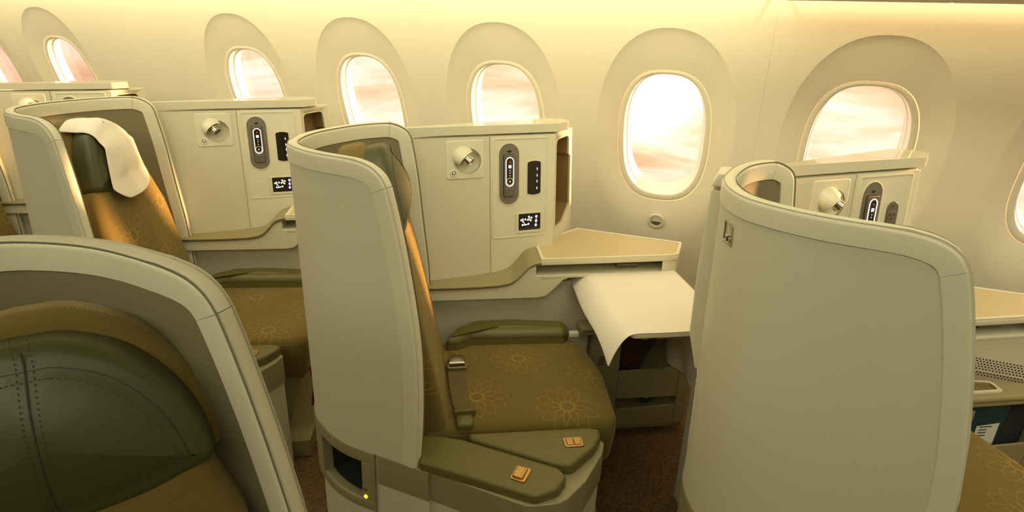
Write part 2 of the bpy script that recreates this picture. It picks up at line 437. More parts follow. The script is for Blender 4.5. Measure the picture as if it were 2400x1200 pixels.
# ------------------------------------------------------------------ the setting: sidewall, windows, floor, ceiling
WPITCH = 0.6667; WX0 = -0.335
WIN = [i for i in (-6, -5, -3, -2, -1, 0, 1, 2, 3)]
def wall_y(z):
    if z >= 0.5: return 2.34 + 0.283 * (1.346 - z)
    d = 0.5 - z
    return 2.5794 + 0.283 * d - 0.62 * d * d
NW = Vector((0, 1, 0.283)).normalized()
def WALL(x, z, d=0.0):
    return Vector((x, wall_y(z), z)) + NW * d
RINGD = 0.032
def outline(cx, cz, a, b, p, angs):
    out = []
    for t in angs:
        c, s = cos(t), sin(t)
        r = (abs(c / a) ** p + abs(s / b) ** p) ** (-1 / p)
        out.append((cx + r * c, cz + r * s))
    return out
def cell_geo(cx, z0, z1, hw):
    base = [2 * pi * k / 88 for k in range(88)]
    cz = 1.0985
    corners = [atan2(z1 - cz, hw), atan2(z1 - cz, -hw), atan2(z0 - cz, -hw), atan2(z0 - cz, hw)]
    angs = sorted(set([round(a % (2 * pi), 6) for a in base + corners]))
    n = len(angs)
    ring = outline(cx, cz, 0.1785, 0.2665, 2.7, angs)
    shr = []
    for t in angs:
        c, s = cos(t), sin(t); b = 0.418 if s > 0 else 0.446
        r = (abs(c / 0.262) ** 2.3 + abs(s / b) ** 2.3) ** (-1 / 2.3)
        shr.append((cx + 0.006 + r * c, cz + r * s))
    rc = []
    for t in angs:
        c, s = cos(t), sin(t)
        k = min((hw / abs(c)) if abs(c) > 1e-9 else 1e9, ((z1 - cz) / s) if s > 1e-9 else ((z0 - cz) / s if s < -1e-9 else 1e9))
        rc.append((cx + k * c, cz + k * s))
    rows = []
    for t in (0.0, 0.2, 0.4, 0.6, 0.8, 0.93, 1.0):
        row = []
        for j, a in enumerate(angs):
            up = (sin(a) + 1) / 2
            pw = 1.7 - 1.0 * up
            d = RINGD * (1 - t) ** pw
            row.append(WALL(ring[j][0] + (shr[j][0] - ring[j][0]) * t, ring[j][1] + (shr[j][1] - ring[j][1]) * t, d))
        rows.append(row)
    for t in (0.03, 0.5, 1.0):
        rows.append([WALL(shr[j][0] + (rc[j][0] - shr[j][0]) * t, shr[j][1] + (rc[j][1] - shr[j][1]) * t) for j in range(n)])
    v, f = loft(rows, False, False)
    return v, f
wall = empty('wall_far', (0, 2.5, 0), kind='structure')
Z0, Z1 = 0.50, 1.66
for j in range(-6, 3):
    xl = -0.002 + 1.3333 * j + 0.0014; xr = -0.002 + 1.3333 * (j + 1) - 0.0014
    V = []; F = []
    def addg(v, f):
        b = len(V); V.extend(v); F.extend([tuple(b + i for i in q) for q in f])
    for w in (0, 1):
        i = 2 * j + 1 + w
        cx = WX0 + WPITCH * i
        a, b = (xl, (xl + xr) / 2) if w == 0 else ((xl + xr) / 2, xr)
        hwl = (b - a) / 2
        if i in WIN:
            v, f = cell_geo((a + b) / 2, Z0, Z1, hwl)
            # shift window centre to its true X
            addg(v, f)
        else:
            nx, nz = 4, 10; v = [WALL(a + (b - a) * p / nx, Z0 + (Z1 - Z0) * q / nz) for q in range(nz + 1) for p in range(nx + 1)]
            addg(v, [(q * (nx + 1) + p, q * (nx + 1) + p + 1, (q + 1) * (nx + 1) + p + 1, (q + 1) * (nx + 1) + p) for q in range(nz) for p in range(nx)])
    nx, nz = 4, 8
    v = [WALL(xl + (xr - xl) * p / nx, 0.0 + Z0 * q / nz) for q in range(nz + 1) for p in range(nx + 1)]
    addg(v, [(q * (nx + 1) + p, q * (nx + 1) + p + 1, (q + 1) * (nx + 1) + p + 1, (q + 1) * (nx + 1) + p) for q in range(nz) for p in range(nx)])
    # turned-in panel edges
    for xx in (xl, xr):
        zs = [0.0, 0.2, 0.50, 0.8, 1.2, 1.66]
        v = [WALL(xx, z) for z in zs] + [WALL(xx, z, 0.012) for z in zs]
        addg(v, [(q, q + 1, q + 7, q + 6) for q in range(5)])
    build('wall_panel', V, F, WALLM, wall, angle=17, wn=False)
    sv = [WALL(xr + dx, z, d) for z in (0.0, 0.2, 0.5, 1.1, 1.66) for dx, d in ((-.004, .002), (-.003, -.0012), (.0058, -.0012), (.0068, .002))]
    build('seam_strip', sv, [(q * 4 + k, q * 4 + k + 1, q * 4 + k + 5, q * 4 + k + 4) for q in range(4) for k in range(3)], WALLM, wall)
# return air grille along the foot of the sidewall
zs = [0.16, 0.30]
build('air_grille', [WALL(-6, zs[0], -0.006), WALL(3.4, zs[0], -0.006), WALL(3.4, zs[1], -0.006), WALL(-6, zs[1], -0.006)], [(0, 1, 2, 3)], GRILLE, wall)
V = []; F = []
hole = []
for r_ in range(8):
    for q in range(40):
        x = 0.86 + q * 0.011 + (r_ % 2) * 0.0055; z = 0.352 - r_ * 0.011
        b = len(V)
        for k in range(6): V.append(WALL(x + 0.003 * cos(pi * k / 3), z + 0.0036 * sin(pi * k / 3), -0.0025 if z > 0.30 else -0.0075))
        F.append(tuple(range(b, b + 6)))
build('vent_hole', V, F, DARK, wall, recalc=False, kind='stuff')

for n_, i in enumerate(WIN):
    cx = WX0 + WPITCH * i
    # cells are centred on the half panels
    jj = (i - 1) // 2; xl = -0.002 + 1.3333 * jj; half = 1.3333 / 2
    cx = xl + half * (0.5 if (i - 1) % 2 == 0 else 1.5)
    cz = 1.0985
    w = empty('window_%d' % (n_ + 1), (cx, 2.4, cz), kind='structure')
    angs = [2 * pi * k / 80 for k in range(80)]
    oR = outline(cx, cz, 0.1765, 0.2645, 2.7, angs)
    oM = outline(cx, cz, 0.170, 0.258, 2.7, angs)
    oI = outline(cx, cz + 0.004, 0.159, 0.248, 2.7, angs)
    oI2 = outline(cx, cz + 0.004, 0.155, 0.244, 2.7, angs)
    oP = outline(cx, cz + 0.014, 0.139, 0.2295, 2.8, angs)
    rows = [[WALL(x, z, RINGD + 0.012) for x, z in inset(oR, -0.012)], [WALL(x, z, RINGD + 0.010) for x, z in oR], [WALL(x, z, RINGD + 0.001) for x, z in oR], [WALL(x, z, RINGD - 0.001) for x, z in oM], [WALL(x, z, RINGD) for x, z in oI], [WALL(x, z, RINGD + 0.004) for x, z in oI2]]
    v, f = loft(rows, False, False); build('bezel', v, f, BEZEL, w, angle=50)
    rows = [[WALL(x, z, RINGD + 0.003) for x, z in oI2], [WALL(x, z, RINGD + 0.03) for x, z in inset(oI2, 0.006)], [WALL(x, z, RINGD + 0.032) for x, z in inset(oI2, 0.010)], [WALL(x, z, RINGD + 0.060) for x, z in oP], [WALL(x, z, RINGD + 0.075) for x, z in oP]]
    v, f = loft(rows, False, False); build('reveal', v, f, WHITE, w, angle=30)
    v, f = loft([[WALL(x, z, RINGD + 0.064) for x, z in inset(oP, -0.004)], [WALL(x, z, RINGD + 0.067) for x, z in inset(oP, -0.004)]])
    build('pane', v, f, GLASS, w)
    # electronic dimmer button under the window
    bx, bz = cx + 0.004, 0.752
    FB = lambda a, b, c, bx=bx, bz=bz: WALL(bx + a, bz + b * 0.962, -c)
    ring_prism('dimmer_rim', FB, ellipse(0, 0, 0.033, 0.033, 32), ellipse(0, 0, 0.024, 0.024, 32), -0.006, 0.003, BEZEL, w, bevel=0.001)
    v, f = loft([[FB(x, y, -0.001) for x, y in ellipse(0, 0, 0.024, 0.024, 32)], [FB(x, y, 0.001) for x, y in ellipse(0, 0, 0.0225, 0.0225, 32)]])
    db = build('dimmer_button', v, f, BEZEL, w)
    hp = [(0.019 * cos(pi + pi * k / 14), -0.002 + 0.017 * sin(pi + pi * k / 14)) for k in range(15)]
    v, f = loft([[FB(x, y, 0.0008) for x, y in hp], [FB(x, y, 0.0022) for x, y in hp]])
    build('dark_half', v, f, GREYD, db)
    V = []; F = []
    for k in range(5):
        a = radians(140 + 20 * k); c = (0.0205 * cos(a), 0.0205 * sin(a)); b = len(V)
        V += [FB(c[0] + 0.0017 * cos(pi * q / 2), c[1] + 0.0017 * sin(pi * q / 2), 0.0018) for q in range(4)]; F.append((b, b + 1, b + 2, b + 3))
    build('level_dots', V, F, DARK, db, recalc=False)

def quad_struct(name, pts, material, faces=None):
    o = build(name, pts, faces or [tuple(range(len(pts)))], material); o['kind'] = 'structure'; return o
quad_struct('floor', [(-8, -3, 0), (4.5, -3, 0), (4.5, 2.62, 0), (-8, 2.62, 0)], CARPET)
quad_struct('ceiling', [(-8, -2.6, 1.95), (4.5, -2.6, 1.95), (4.5, -1.2, 2.25), (-8, -1.2, 2.25), (4.5, 1.3, 2.25), (-8, 1.3, 2.25), (4.5, 2.2, 1.95), (-8, 2.2, 1.95), (4.5, 2.245, 1.66), (-8, 2.245, 1.66)],
            BACKM, [(0, 1, 2, 3), (3, 2, 4, 5), (5, 4, 6, 7), (7, 6, 8, 9)])
quad_struct('wall_near', [(-8, -2.6, 0), (4.5, -2.6, 0), (4.5, -2.6, 1.95), (-8, -2.6, 1.95)], BACKM)
quad_struct('wall_left', [(-7.8, -2.6, 0), (-7.8, 2.60, 0), (-7.8, 2.58, .5), (-7.8, 2.25, 1.66), (-7.8, 2.2, 1.95), (-7.8, 1.3, 2.25), (-7.8, -1.2, 2.25), (-7.8, -2.6, 1.95)], BACKM)
quad_struct('wall_right', [(3.9, -2.6, 0), (3.9, 2.60, 0), (3.9, 2.58, .5), (3.9, 2.25, 1.66), (3.9, 2.2, 1.95), (3.9, 1.3, 2.25), (3.9, -1.2, 2.25), (3.9, -2.6, 1.95)], BACKM)
# rail under the overhead bins
b = empty('overhead_bin_rail', (0.9, 2.0, 1.64), label='narrow grey brown rail under the overhead bins along the top right edge', cat='bin rail')
for s in range(6):
    xa = 0.02 + s * 0.42
    box('rail_section', WX, (xa, xa + 0.415), (1.84, 2.12), (1.604, 1.63), TAUPE, b, bevel=0.004)
box('rail_body', WX, (0.0, 2.6), (1.80, 2.118), (1.61, 1.66), BACKM, b, bevel=0.006)

# ------------------------------------------------------------------ privacy shell round a seat
PTOP = [(-.60, 1.128), (-.74, 1.136), (-.84, 1.148), (-.92, 1.155), (-.98, 1.168), (-1.04, 1.194), (-1.088, 1.23), (-1.12, 1.29), (-1.135, 1.36), (-1.133, 1.43), (-1.115, 1.52), (-1.085, 1.58), (-1.043, 1.625), (-1.0, 1.655), (-.94, 1.69), (-.86, 1.736)]
PBOT = [(-.60, 1.092), (-.74, 1.096), (-.83, 1.099), (-.89, 1.105), (-.945, 1.121), (-1.0, 1.148), (-1.04, 1.177), (-1.085, 1.235), (-1.115, 1.315), (-1.118, 1.40), (-1.105, 1.50), (-1.08, 1.57), (-1.043, 1.625), (-1.0, 1.655), (-.94, 1.69), (-.86, 1.736)]
CT = catmull(PTOP, 12); CB = catmull(PBOT, 12)
ARC = [0.0]
for i in range(1, len(CT)): ARC.append(ARC[-1] + (CT[i] - CT[i - 1]).length)
def at_arc(c, a):
    if a <= 0: return c[0] + (c[1] - c[0]).normalized() * a
    if a >= ARC[-1]: return c[-1] + (c[-1] - c[-2]).normalized() * (a - ARC[-1])
    lo, hi = 0, len(ARC) - 1
    while hi - lo > 1:
        m = (lo + hi) // 2
        if ARC[m] <= a: lo = m
        else: hi = m
    t = (a - ARC[lo]) / (ARC[hi] - ARC[lo])
    return c[lo].lerp(c[hi], t)
def SP(a, z):
    t = (z - 0.45) / 0.775
    p = at_arc(CB, a).lerp(at_arc(CT, a), t)
    return Vector((p.x, p.y, z))
def SN(a, z):
    d = 0.004
    da = SP(a + d, z) - SP(a - d, z); dz = SP(a, z + d) - SP(a, z - d)
    return -(da.cross(dz)).normalized()
def SH(a, z, h): return SP(a, z) + SN(a, z) * h
def arc_at_x(x, near=True):
    best = None
    rng = [k * ARC[-1] / 600 for k in range(601)]
    for a in rng:
        p = at_arc(CT, a)
        if near != (p.y < 1.36): continue
        if best is None or abs(p.x - x) < best[0]: best = (abs(p.x - x), a)
    return best[1]
NEAR = [(-.664, .452), (-.655, .60), (-.657, .743), (-.669, .855), (-.694, .994), (-.718, 1.094), (-.732, 1.149), (-.743, 1.176), (-.760, 1.199), (-.788, 1.215), (-.83, 1.223), (-.88, 1.225)]
FAR = [(-1.085, 1.225), (-1.055, 1.2245), (-1.033, 1.218), (-1.010, 1.203), (-.996, 1.182), (-.990, 1.145), (-.978, 1.05), (-.968, .911), (-.956, .765), (-.953, .677), (-.951, .50)]
nb = [Vector((arc_at_x(x, True), z)) for x, z in NEAR]; fb = [Vector((arc_at_x(x, False), z)) for x, z in FAR]
nbc = catmull(nb, 5); fbc = catmull(fb, 5)
# flat run over the back between the two corners
mid = [nbc[-1].lerp(fbc[0], k / 40) for k in range(1, 40)]
BOUND = nbc + mid + fbc
def bound_side(side, z):
    c = nbc if side == 0 else fbc[::-1]
    for i in range(len(c) - 1):
        if (c[i].y - z) * (c[i + 1].y - z) <= 0 and c[i].y != c[i + 1].y:
            return c[i].lerp(c[i + 1], (z - c[i].y) / (c[i + 1].y - c[i].y)).x
    return c[-1].x if z > c[-1].y - 1e-4 else c[0].x
ZR = [0.452, 0.55, 0.65, 0.76, 0.88, 0.98, 1.06, 1.12, 1.15, 1.17, 1.185, 1.197, 1.207, 1.214, 1.219, 1.2235]
def shell_face(h, zlist=ZR, na=72):
    V = []; F = []
    for z in zlist:
        a0, a1 = bound_side(0, z), bound_side(1, z)
        for k in range(na + 1): V.append(SH(a0 + (a1 - a0) * k / na, z, h))
    for r in range(len(zlist) - 1):
        for k in range(na): F.append((r * (na + 1) + k, r * (na + 1) + k + 1, (r + 1) * (na + 1) + k + 1, (r + 1) * (na + 1) + k))
    return V, F
def trim_strip(i0, i1, w=0.046, half=0.0165):
    prof = [(w, half - .003), (w - .002, half), (.011, half), (.004, half - .004), (0, half - .011), (0, -half + .011), (.004, -half + .004), (.011, -half), (w - .002, -half), (w, -half + .003)]
    L = []
    for i in range(i0, i1 + 1):
        p = BOUND[i]; t = (BOUND[min(i + 1, len(BOUND) - 1)] - BOUND[max(i - 1, 0)]).normalized()
        nrm = Vector((t.y, -t.x))          # inward (down / towards the middle)
        L.append([SH(p.x + nrm.x * d, p.y + nrm.y * d, h) for d, h in prof])
    return loft(L)
SHELL_LABEL = {
    -2: 'cream privacy shell mostly hidden at far left behind the cloth-headrest seat',
    -1: 'cream privacy shell curving round the seat with the cloth-covered headrest',
    0: 'cream privacy shell in the middle with a dark storage pocket in its base',
    1: 'large cream privacy shell seen from behind with a metal coat hook at right'}
def make_shell(label, group, hook=False, pocket=True):
    t = empty('privacy_shell', (-1.0, 1.35, 0.0), label, 'privacy shell', group)
    v, f = shell_face(0.013); build('outer_panel', v, f, SKIN, t)
    v, f = shell_face(-0.013); build('inner_liner', v, f, LINER, t)
    n = len(BOUND)
    iN = min(range(n), key=lambda i: (BOUND[i] - Vector((arc_at_x(-.742), 1.168))).length if i < len(nbc) else 9)
    iF = min(range(n), key=lambda i: (BOUND[i] - Vector((arc_at_x(-1.053, False), 1.2245))).length)
    for i0, i1 in ((0, iN), (iN, iF), (iF, n - 1)):
        v, f = trim_strip(i0, i1)
        # pull the two ends in by a hair so the joints show
        m = 10
        for q in range(m):
            if i0 > 0: v[q] = v[q].lerp(v[q + m], 0.10)
            if i1 < n - 1: v[-1 - q] = v[-1 - q].lerp(v[-1 - q - m], 0.10)
        build('rim_trim', v, f, CREAM, t, angle=50)
    # base: light skirt below the band
    a_end = arc_at_x(-1.08, False); a_near = arc_at_x(-.60); a_pk1 = arc_at_x(-.797); a_b2 = arc_at_x(-.785); a_p0 = arc_at_x(-.83)
    a_pl = arc_at_x(-1.035)
    def strip(a0, a1, z0, z1, h, na=30, nz=1):
        V = [SH(a0 + (a1 - a0) * k / na, z0 + (z1 - z0) * r / nz, h) for r in range(nz + 1) for k in range(na + 1)]
        return V, [(r * (na + 1) + k, r * (na + 1) + k + 1, (r + 1) * (na + 1) + k + 1, (r + 1) * (na + 1) + k) for r in range(nz) for k in range(na)]
    def slab(a0, a1, z0, z1, h0, h1, na=24):
        L = []
        for k in range(na + 1):
            a = a0 + (a1 - a0) * k / na
            b = 0.004
            L.append([SH(a, z0, h0), SH(a, z0, h1 - b), SH(a, z0 + b, h1), SH(a, z1 - b, h1), SH(a, z1, h1 - b), SH(a, z1, h0)])
        return loft(L)
    v, f = slab(a_near, a_end, 0.0, 0.285 if pocket else 0.452, -0.012, 0.006, 50); build('base_skirt', v, f, SKIN, t)
    if pocket:
        V = []; F = []
        def put(vf):
            b = len(V); V.extend(vf[0]); F.extend([tuple(b + i for i in q) for q in vf[1]])
        # pocket surround: top rail all round the back, bottom rail, two cheeks
        put(slab(a_pk1, a_end, 0.415, 0.455, -0.01, 0.017, 40))
        put(slab(a_pk1, a_end, 0.268, 0.300, -0.01, 0.017, 40))
        put(slab(a_pk1, arc_at_x(-.846), 0.296, 0.418, -0.01, 0.017, 6))
        put(slab(a_pl, a_end, 0.296, 0.418, -0.01, 0.017, 20))
        ps = build('pocket_surround', V, F, TAUPE, t, angle=50)
        # recess behind it
        L = []
        a0, a1 = arc_at_x(-.844), a_pl
        for k in range(13):
            a = a0 + (a1 - a0) * k / 12
            L.append([SH(a, 0.42, 0.0), SH(a, 0.415, -0.085), SH(a, 0.305, -0.085), SH(a, 0.299, 0.0)])
        v = sum(L, []); f = []
        for k in range(12):
            for q in range(3): f.append((k * 4 + q, k * 4 + q + 1, k * 4 + q + 5, k * 4 + q + 4))
        f += [(0, 1, 2, 3), tuple(48 + q for q in (3, 2, 1, 0))]
        build('pocket_lining', v, f, NAVY, t, recalc=False)
        for z, m_, nm in ((0.335, CHROME, 'button'), (0.311, AMBER, 'amber_light')):
            a = arc_at_x(-.832); c = SH(a, z, 0.017); nn = SN(a, z); sx = nn.cross(Vector((0, 0, 1))).normalized(); sz = sx.cross(nn)
            lo = [[c + (sx * cos(2 * pi * k / 14) + sz * sin(2 * pi * k / 14)) * r + nn * d for k in range(14)] for r, d in ((0.0055, -0.001), (0.0055, 0.002), (0.004, 0.003))]
            v, f = loft(lo); build(nm, v, f, m_, ps)
        # second band piece, under the near wing
        v, f = slab(a_near + 0.03, a_b2, 0.362, 0.455, -0.01, 0.016, 14); build('band', v, f, TAUPE, t, angle=50)
        v, f = slab(a_near + 0.03, a_pk1 + 0.02, 0.0, 0.452, -0.012, 0.0078, 14); build('base_side_panel', v, f, SKIN, t)
    if hook:
        # narrow placard on the back edge
        aq = next(ARC[-1] * k / 600 for k in range(600) if SP(ARC[-1] * k / 600, .65).y > 1.345 and SP(ARC[-1] * k / 600, .65).x < -1.0)
        FPl = lambda x, y, c: SH(aq + x, y, .013 + c)
        pq = pad('placard', FPl, rect(0, .655, .026, .20, .004), 0, .0012, PAPER, t, .0004, .0003)
        V = []; F = []
        for k in range(9):
            b = len(V); z = .735 - .020 * k; w_ = .008 if k else .005
            V += [FPl(x, y, .0016) for x, y in ((-w_, z), (w_, z), (w_, z + .007), (-w_, z + .007))]; F.append((b, b + 1, b + 2, b + 3))
        build('placard_print', V, F, DARK, pq, recalc=False)
        # coat hook let into the outer skin
        a = None
        for k in range(600):
            aa = ARC[-1] * k / 600
            if SP(aa, 1.13).y > 1.262 and SP(aa, 1.13).x < -1.0: a = aa; break
        FH = lambda x, y, c: SH(a - x, 1.136 + y, 0.013 + c)
        ring_prism('coat_hook_frame', FH, rect(0, 0, 0.040, 0.046, 0.006), rect(0, 0, 0.033, 0.039, 0.004), -0.004, 0.0025, CHROME, t, bevel=0.0008)
        o = pad('coat_hook', FH, rect(0, 0, 0.033, 0.039, 0.004), -0.004, 0.0004, CHROME, t, 0.0005, 0.0005)
        pad('hook_tongue', FH, rect(0.0, -0.010, 0.008, 0.014, 0.002), 0.0, 0.005, CHROME, o, 0.002, 0.001)
        pad('hook_tongue', FH, rect(0.010, -0.012, 0.006, 0.010, 0.002), 0.0, 0.003, CHROME, o, 0.001, 0.001)
    return t
shell = make_shell(SHELL_LABEL[0], 'privacy shells along the windows')
dup(shell, -1, SHELL_LABEL[-1]); dup(shell, -2, SHELL_LABEL[-2])
sh1 = make_shell(SHELL_LABEL[1], 'privacy shells along the windows', hook=True)
sh1.location.x += PITCH

# ------------------------------------------------------------------ seat
BT = Vector((-0.2, 0, 1)).normalized()         # backrest tilt, in (u, -, z)
def BK(v, t, c):
    """backrest frame: v across, t up along the back, c forward"""
    u = 0.062 + BT.x * t + BT.z * c; z = 0.47 + BT.z * t - BT.x * c
    return UV(u, v, z)
def uv_seat(p): return to_uv(p)
def uv_back(p):
    u, v = to_uv(p); return (v, p.z)
AH = [(0, .712), (.035, .710), (.08, .691), (.11, .667), (.137, .633), (.155, .600), (.169, .560), (.175, .525)]
AW = [(0, .738), (.035, .736), (.08, .717), (.115, .690), (.145, .654), (.165, .618), (.182, .572), (.188, .525)]
def HS(v, t):
    """forward height of the domed headrest front"""
    x = abs(v - 1.63); cy = .600
    w = .176 - .028
    top = AH[-1][1]
    for (x0, y0), (x1, y1) in zip(AH[:-1], AH[1:]):
        if x0 <= x <= x1: top = y0 + (y1 - y0) * (x - x0) / (x1 - x0)
    top -= .028
    s = max((t - cy) / max(.02, top - cy) if t > cy else (cy - t) / .098, x / w)
    s = min(1, abs(s))
    return .028 * (1 - s * s)
def make_seat(label, group, full=True):
    t = empty('airline_seat', UV(0.25, 1.63, 0), label, 'airline seat', group)
    # cushion with front waterfall
    out = round_poly([(-.03, 1.385), (.536, 1.382), (.562, 1.64), (.538, 1.872), (.02, 1.878)], [.03, .05, .25, .09, .03], 7)
    loops = []
    for d, z in ((.035, .30), (.012, .33), (.002, .40), (0, .440), (.0035, .452), (.0065, .4545), (.0035, .457), (.006, .466), (.016, .476), (.035, .481)):
        loops.append([UV(x, y, z) for x, y in inset(out, d)])
    top = inset(out, .035); cx = .27; cy = 1.63
    for s in (.85, .6, .3, .08): loops.append([UV(cx + (x - cx) * s, cy + (y - cy) * s, .481 + .009 * (1 - s * s)) for x, y in top])
    v, f = loft(loops); cu = build('seat_cushion', v, f, FAB_SEAT, t, angle=60, uv=uv_seat)
    tube('piping', [UV(x, y, .4545) for x, y in inset(out, .0035)], .0022, LEATHER, cu, n=6, closed=True)
    # backrest
    bo = round_poly([(1.392, -.03), (1.868, -.03), (1.868, .40), (1.82, .535), (1.44, .535), (1.392, .40)], [.02, .02, .12, .05, .05, .12], 6)
    v, f = pad_geo(BK, bo, -.100, -.008, .028, .015, .006)
    br = build('backrest', v, f, FAB_BACK, t, angle=60, uv=uv_back)
    # headrest: fabric wing block behind, leather pad in front
    def arch_of(half, low):
        hc = [(p.x, p.y) for p in catmull([Vector((-half[1][0], half[1][1]))] + [Vector(q) for q in half], 4)][4:]
        lc = [(p.x, p.y) for p in catmull([Vector(q) for q in low], 4)]
        return [(1.63 - x, y) for x, y in reversed(hc[1:])] + [(1.63 + x, y) for x, y in hc] + [(1.63 + x, y) for x, y in lc] + [(1.63 - x, y) for x, y in reversed(lc[:-1])]
    arch = arch_of(AH, [(.168, .508), (.09, .484), (0, .474)])
    wing = arch_of(AW, [(.180, .505), (.09, .492), (0, .488)])
    pad('headrest_wing', BK, wing, -.135, -.060, FAB, t, .022, .02, .003, uv=uv_back, angle=60)
    hp = arch
    v, f = pad_geo(BK, hp, -.088, .000, .028, .016, .028, 5)
    hd = build('headrest', v, f, DARKLEATHER, t, angle=60)
    hi = inset(hp, .030)
    tube('seam', [BK(x, y, .0006) for x, y in hi], .0011, STITCH, hd, n=5, closed=True)
    tube('seam', [BK(1.63, tt, HS(1.63, tt) + .0005) for tt in [.485 + .02 * k for k in range(12)]], .0013, STITCH, hd, n=5)
    # stitches either side of the seams
    V = []; F = []
    def stitch(p, d, nn):
        s = d.cross(nn).normalized(); b = len(V)
        for q in ((-1, -1), (1, -1), (1, 1), (-1, 1)): V.append(p + d * .0015 * q[0] + s * .0006 * q[1] + nn * .0006)
        F.append((b, b + 1, b + 2, b + 3))
    nn = (BK(0, 0, 1) - BK(0, 0, 0)).normalized()
    for side in (-.008, .008):
        for k in range(34):
            tt = .508 + .0064 * k
            stitch(BK(1.63 + side, tt, HS(1.63, tt) + .0008), (BK(0, 1, 0) - BK(0, 0, 0)).normalized(), nn)
    h2 = inset(hp, .040)
    for i in range(len(h2)):
        p, q = BK(*h2[i - 1], HS(*h2[i - 1]) + .001), BK(*h2[i], HS(*h2[i]) + .001)
        m = max(1, int((q - p).length / .0066))
        for k in range(m): stitch(p.lerp(q, (k + .5) / m), (q - p).normalized(), nn)
    build('stitching', V, F, STITCH, hd, recalc=False, kind='stuff')
    # seat belt
    st = [(0.075, 1.72, .492), (0.074, 1.66, .496), (0.074, 1.60, .497), (0.076, 1.54, .496), (0.080, 1.48, .497), (0.084, 1.44, .505), (0.086, 1.432, .500)]
    L = []
    for u_, v_, z_ in catmull([Vector(q) for q in st], 4):
        L.append([UV(u_ - .013, v_, z_), UV(u_ + .037, v_ - .003, z_), UV(u_ + .037, v_ - .003, z_ - .003), UV(u_ - .013, v_, z_ - .003)])
    v, f = loft(L); bl = build('seat_belt', v, f, BELT, t)
    box('belt_fold', UV, (.068, .130), (1.428, 1.440), (.488, .506), BELT, bl, bevel=.003)
    v, f = pad_geo(UV, rect(.096, 1.41, .050, .05, .014), .478, .496, .012, .002, .003); build('belt_guide', v, f, LEATHER, bl)
    FBu = lambda a, b_, c: UV(.090 + a, 1.695 + b_, .497 + c)
    bk = pad('buckle', FBu, round_poly([(-.027, -.02), (.027, -.02), (.027, .01), (.018, .03), (-.018, .03), (-.027, .01)], [.004, .004, .01, .012, .012, .01], 4), 0, .017, STEEL, bl, .007, .002, .002)
    ring_prism('buckle_frame', FBu, rect(0, -.026, .062, .026, .006), rect(0, -.026, .050, .012, .003), .002, .009, STEEL, bk, bevel=.0015)
    # raised inboard armrest bolster
    bo2 = round_poly([(.055, 1.80), (.10, 1.80), (.15, 1.835), (.47, 1.818), (.492, 1.845), (.487, 1.90), (.30, 1.932), (.17, 1.93), (.10, 1.885)], [.02, .02, .03, .02, .02, .03, .03, .03, .03], 4)
    bs = pad('side_bolster', UV, bo2, .46, .535, LEATHER, t, .026, .006, .004, angle=60)
    tube('bolster_seam', [UV(x, y, .508) for x, y in inset(bo2, .0005)], .0014, STITCH, bs, n=5, closed=True)
    pad('white_tag', UV, rect(.508, 1.838, .034, .022, .005), .50, .516, PAPER, bs, .004, .002)
    # pedestal
    pr = round_poly([(.02, 1.41), (.46, 1.41), (.46, 1.85), (.02, 1.85)], .02, 3)
    L = [[UV(x, y, z) for x, y in [(.02, 1.41), (xf, 1.41), (xf, 1.85), (.02, 1.85)]] for z, xf in ((.06, .43), (.30, .50), (.40, .50))]
    v, f = loft(L); pe = build('seat_pedestal', v, f, TAUPE, t, bevel=.006)
    box('pedestal_slot', UV, (.490, .502), (1.50, 1.512), (.30, .36), DARK, pe, bevel=.001)
    prism('floor_plinth', UV, [(-.05, 1.36), (.52, 1.36), (.54, 1.90), (-.05, 1.90)], 0, .075, TAUPE, t, bevel=.008)
    tube('pull_strap', [UV(.545 - .03 * abs(q - .4), 1.43 - .012 * sin(q * pi), .34 - .16 * q) for q in [k / 8 for k in range(9)]], .006, RED, t)
    return t
SEAT_LABEL = {
    -2: 'dark olive fabric seat at the far left edge, just its backrest showing',
    -1: 'olive flowered fabric seat whose green leather headrest wears a white cloth',
    0: 'olive flowered fabric seat in the middle with a seat belt lying across its cushion',
    1: 'olive flowered seat whose cushion corner shows at the bottom right edge'}
seat = make_seat(SEAT_LABEL[0], 'flower-patterned seats along the windows')
def slide_headrest(root, d):
    up = (BK(0, 1, 0) - BK(0, 0, 0)) * d
    for ch in root.children:
        if ch.name.split('.')[0] in ('headrest', 'headrest_wing'): ch.location = up * (1 if d < 0 or ch.name.startswith('headrest.') or ch.name == 'headrest' else .75)
for k in (-2, -1, 1):
    o = dup(seat, k, SEAT_LABEL[k])
    if k == -1: slide_headrest(o, .018)
    if k == 1: slide_headrest(o, -.17); o.location += UV(0.02, 0, .012)
slide_headrest(seat, .050)
def drop_strap(root):
    for ch in list(root.children):
        if ch.name.startswith('pull_strap'): bpy.data.objects.remove(ch)
for o in [x for x in COL.objects if x.parent is None and x.name.startswith('airline_seat')]:
    if o['label'] != SEAT_LABEL[-1]: drop_strap(o)

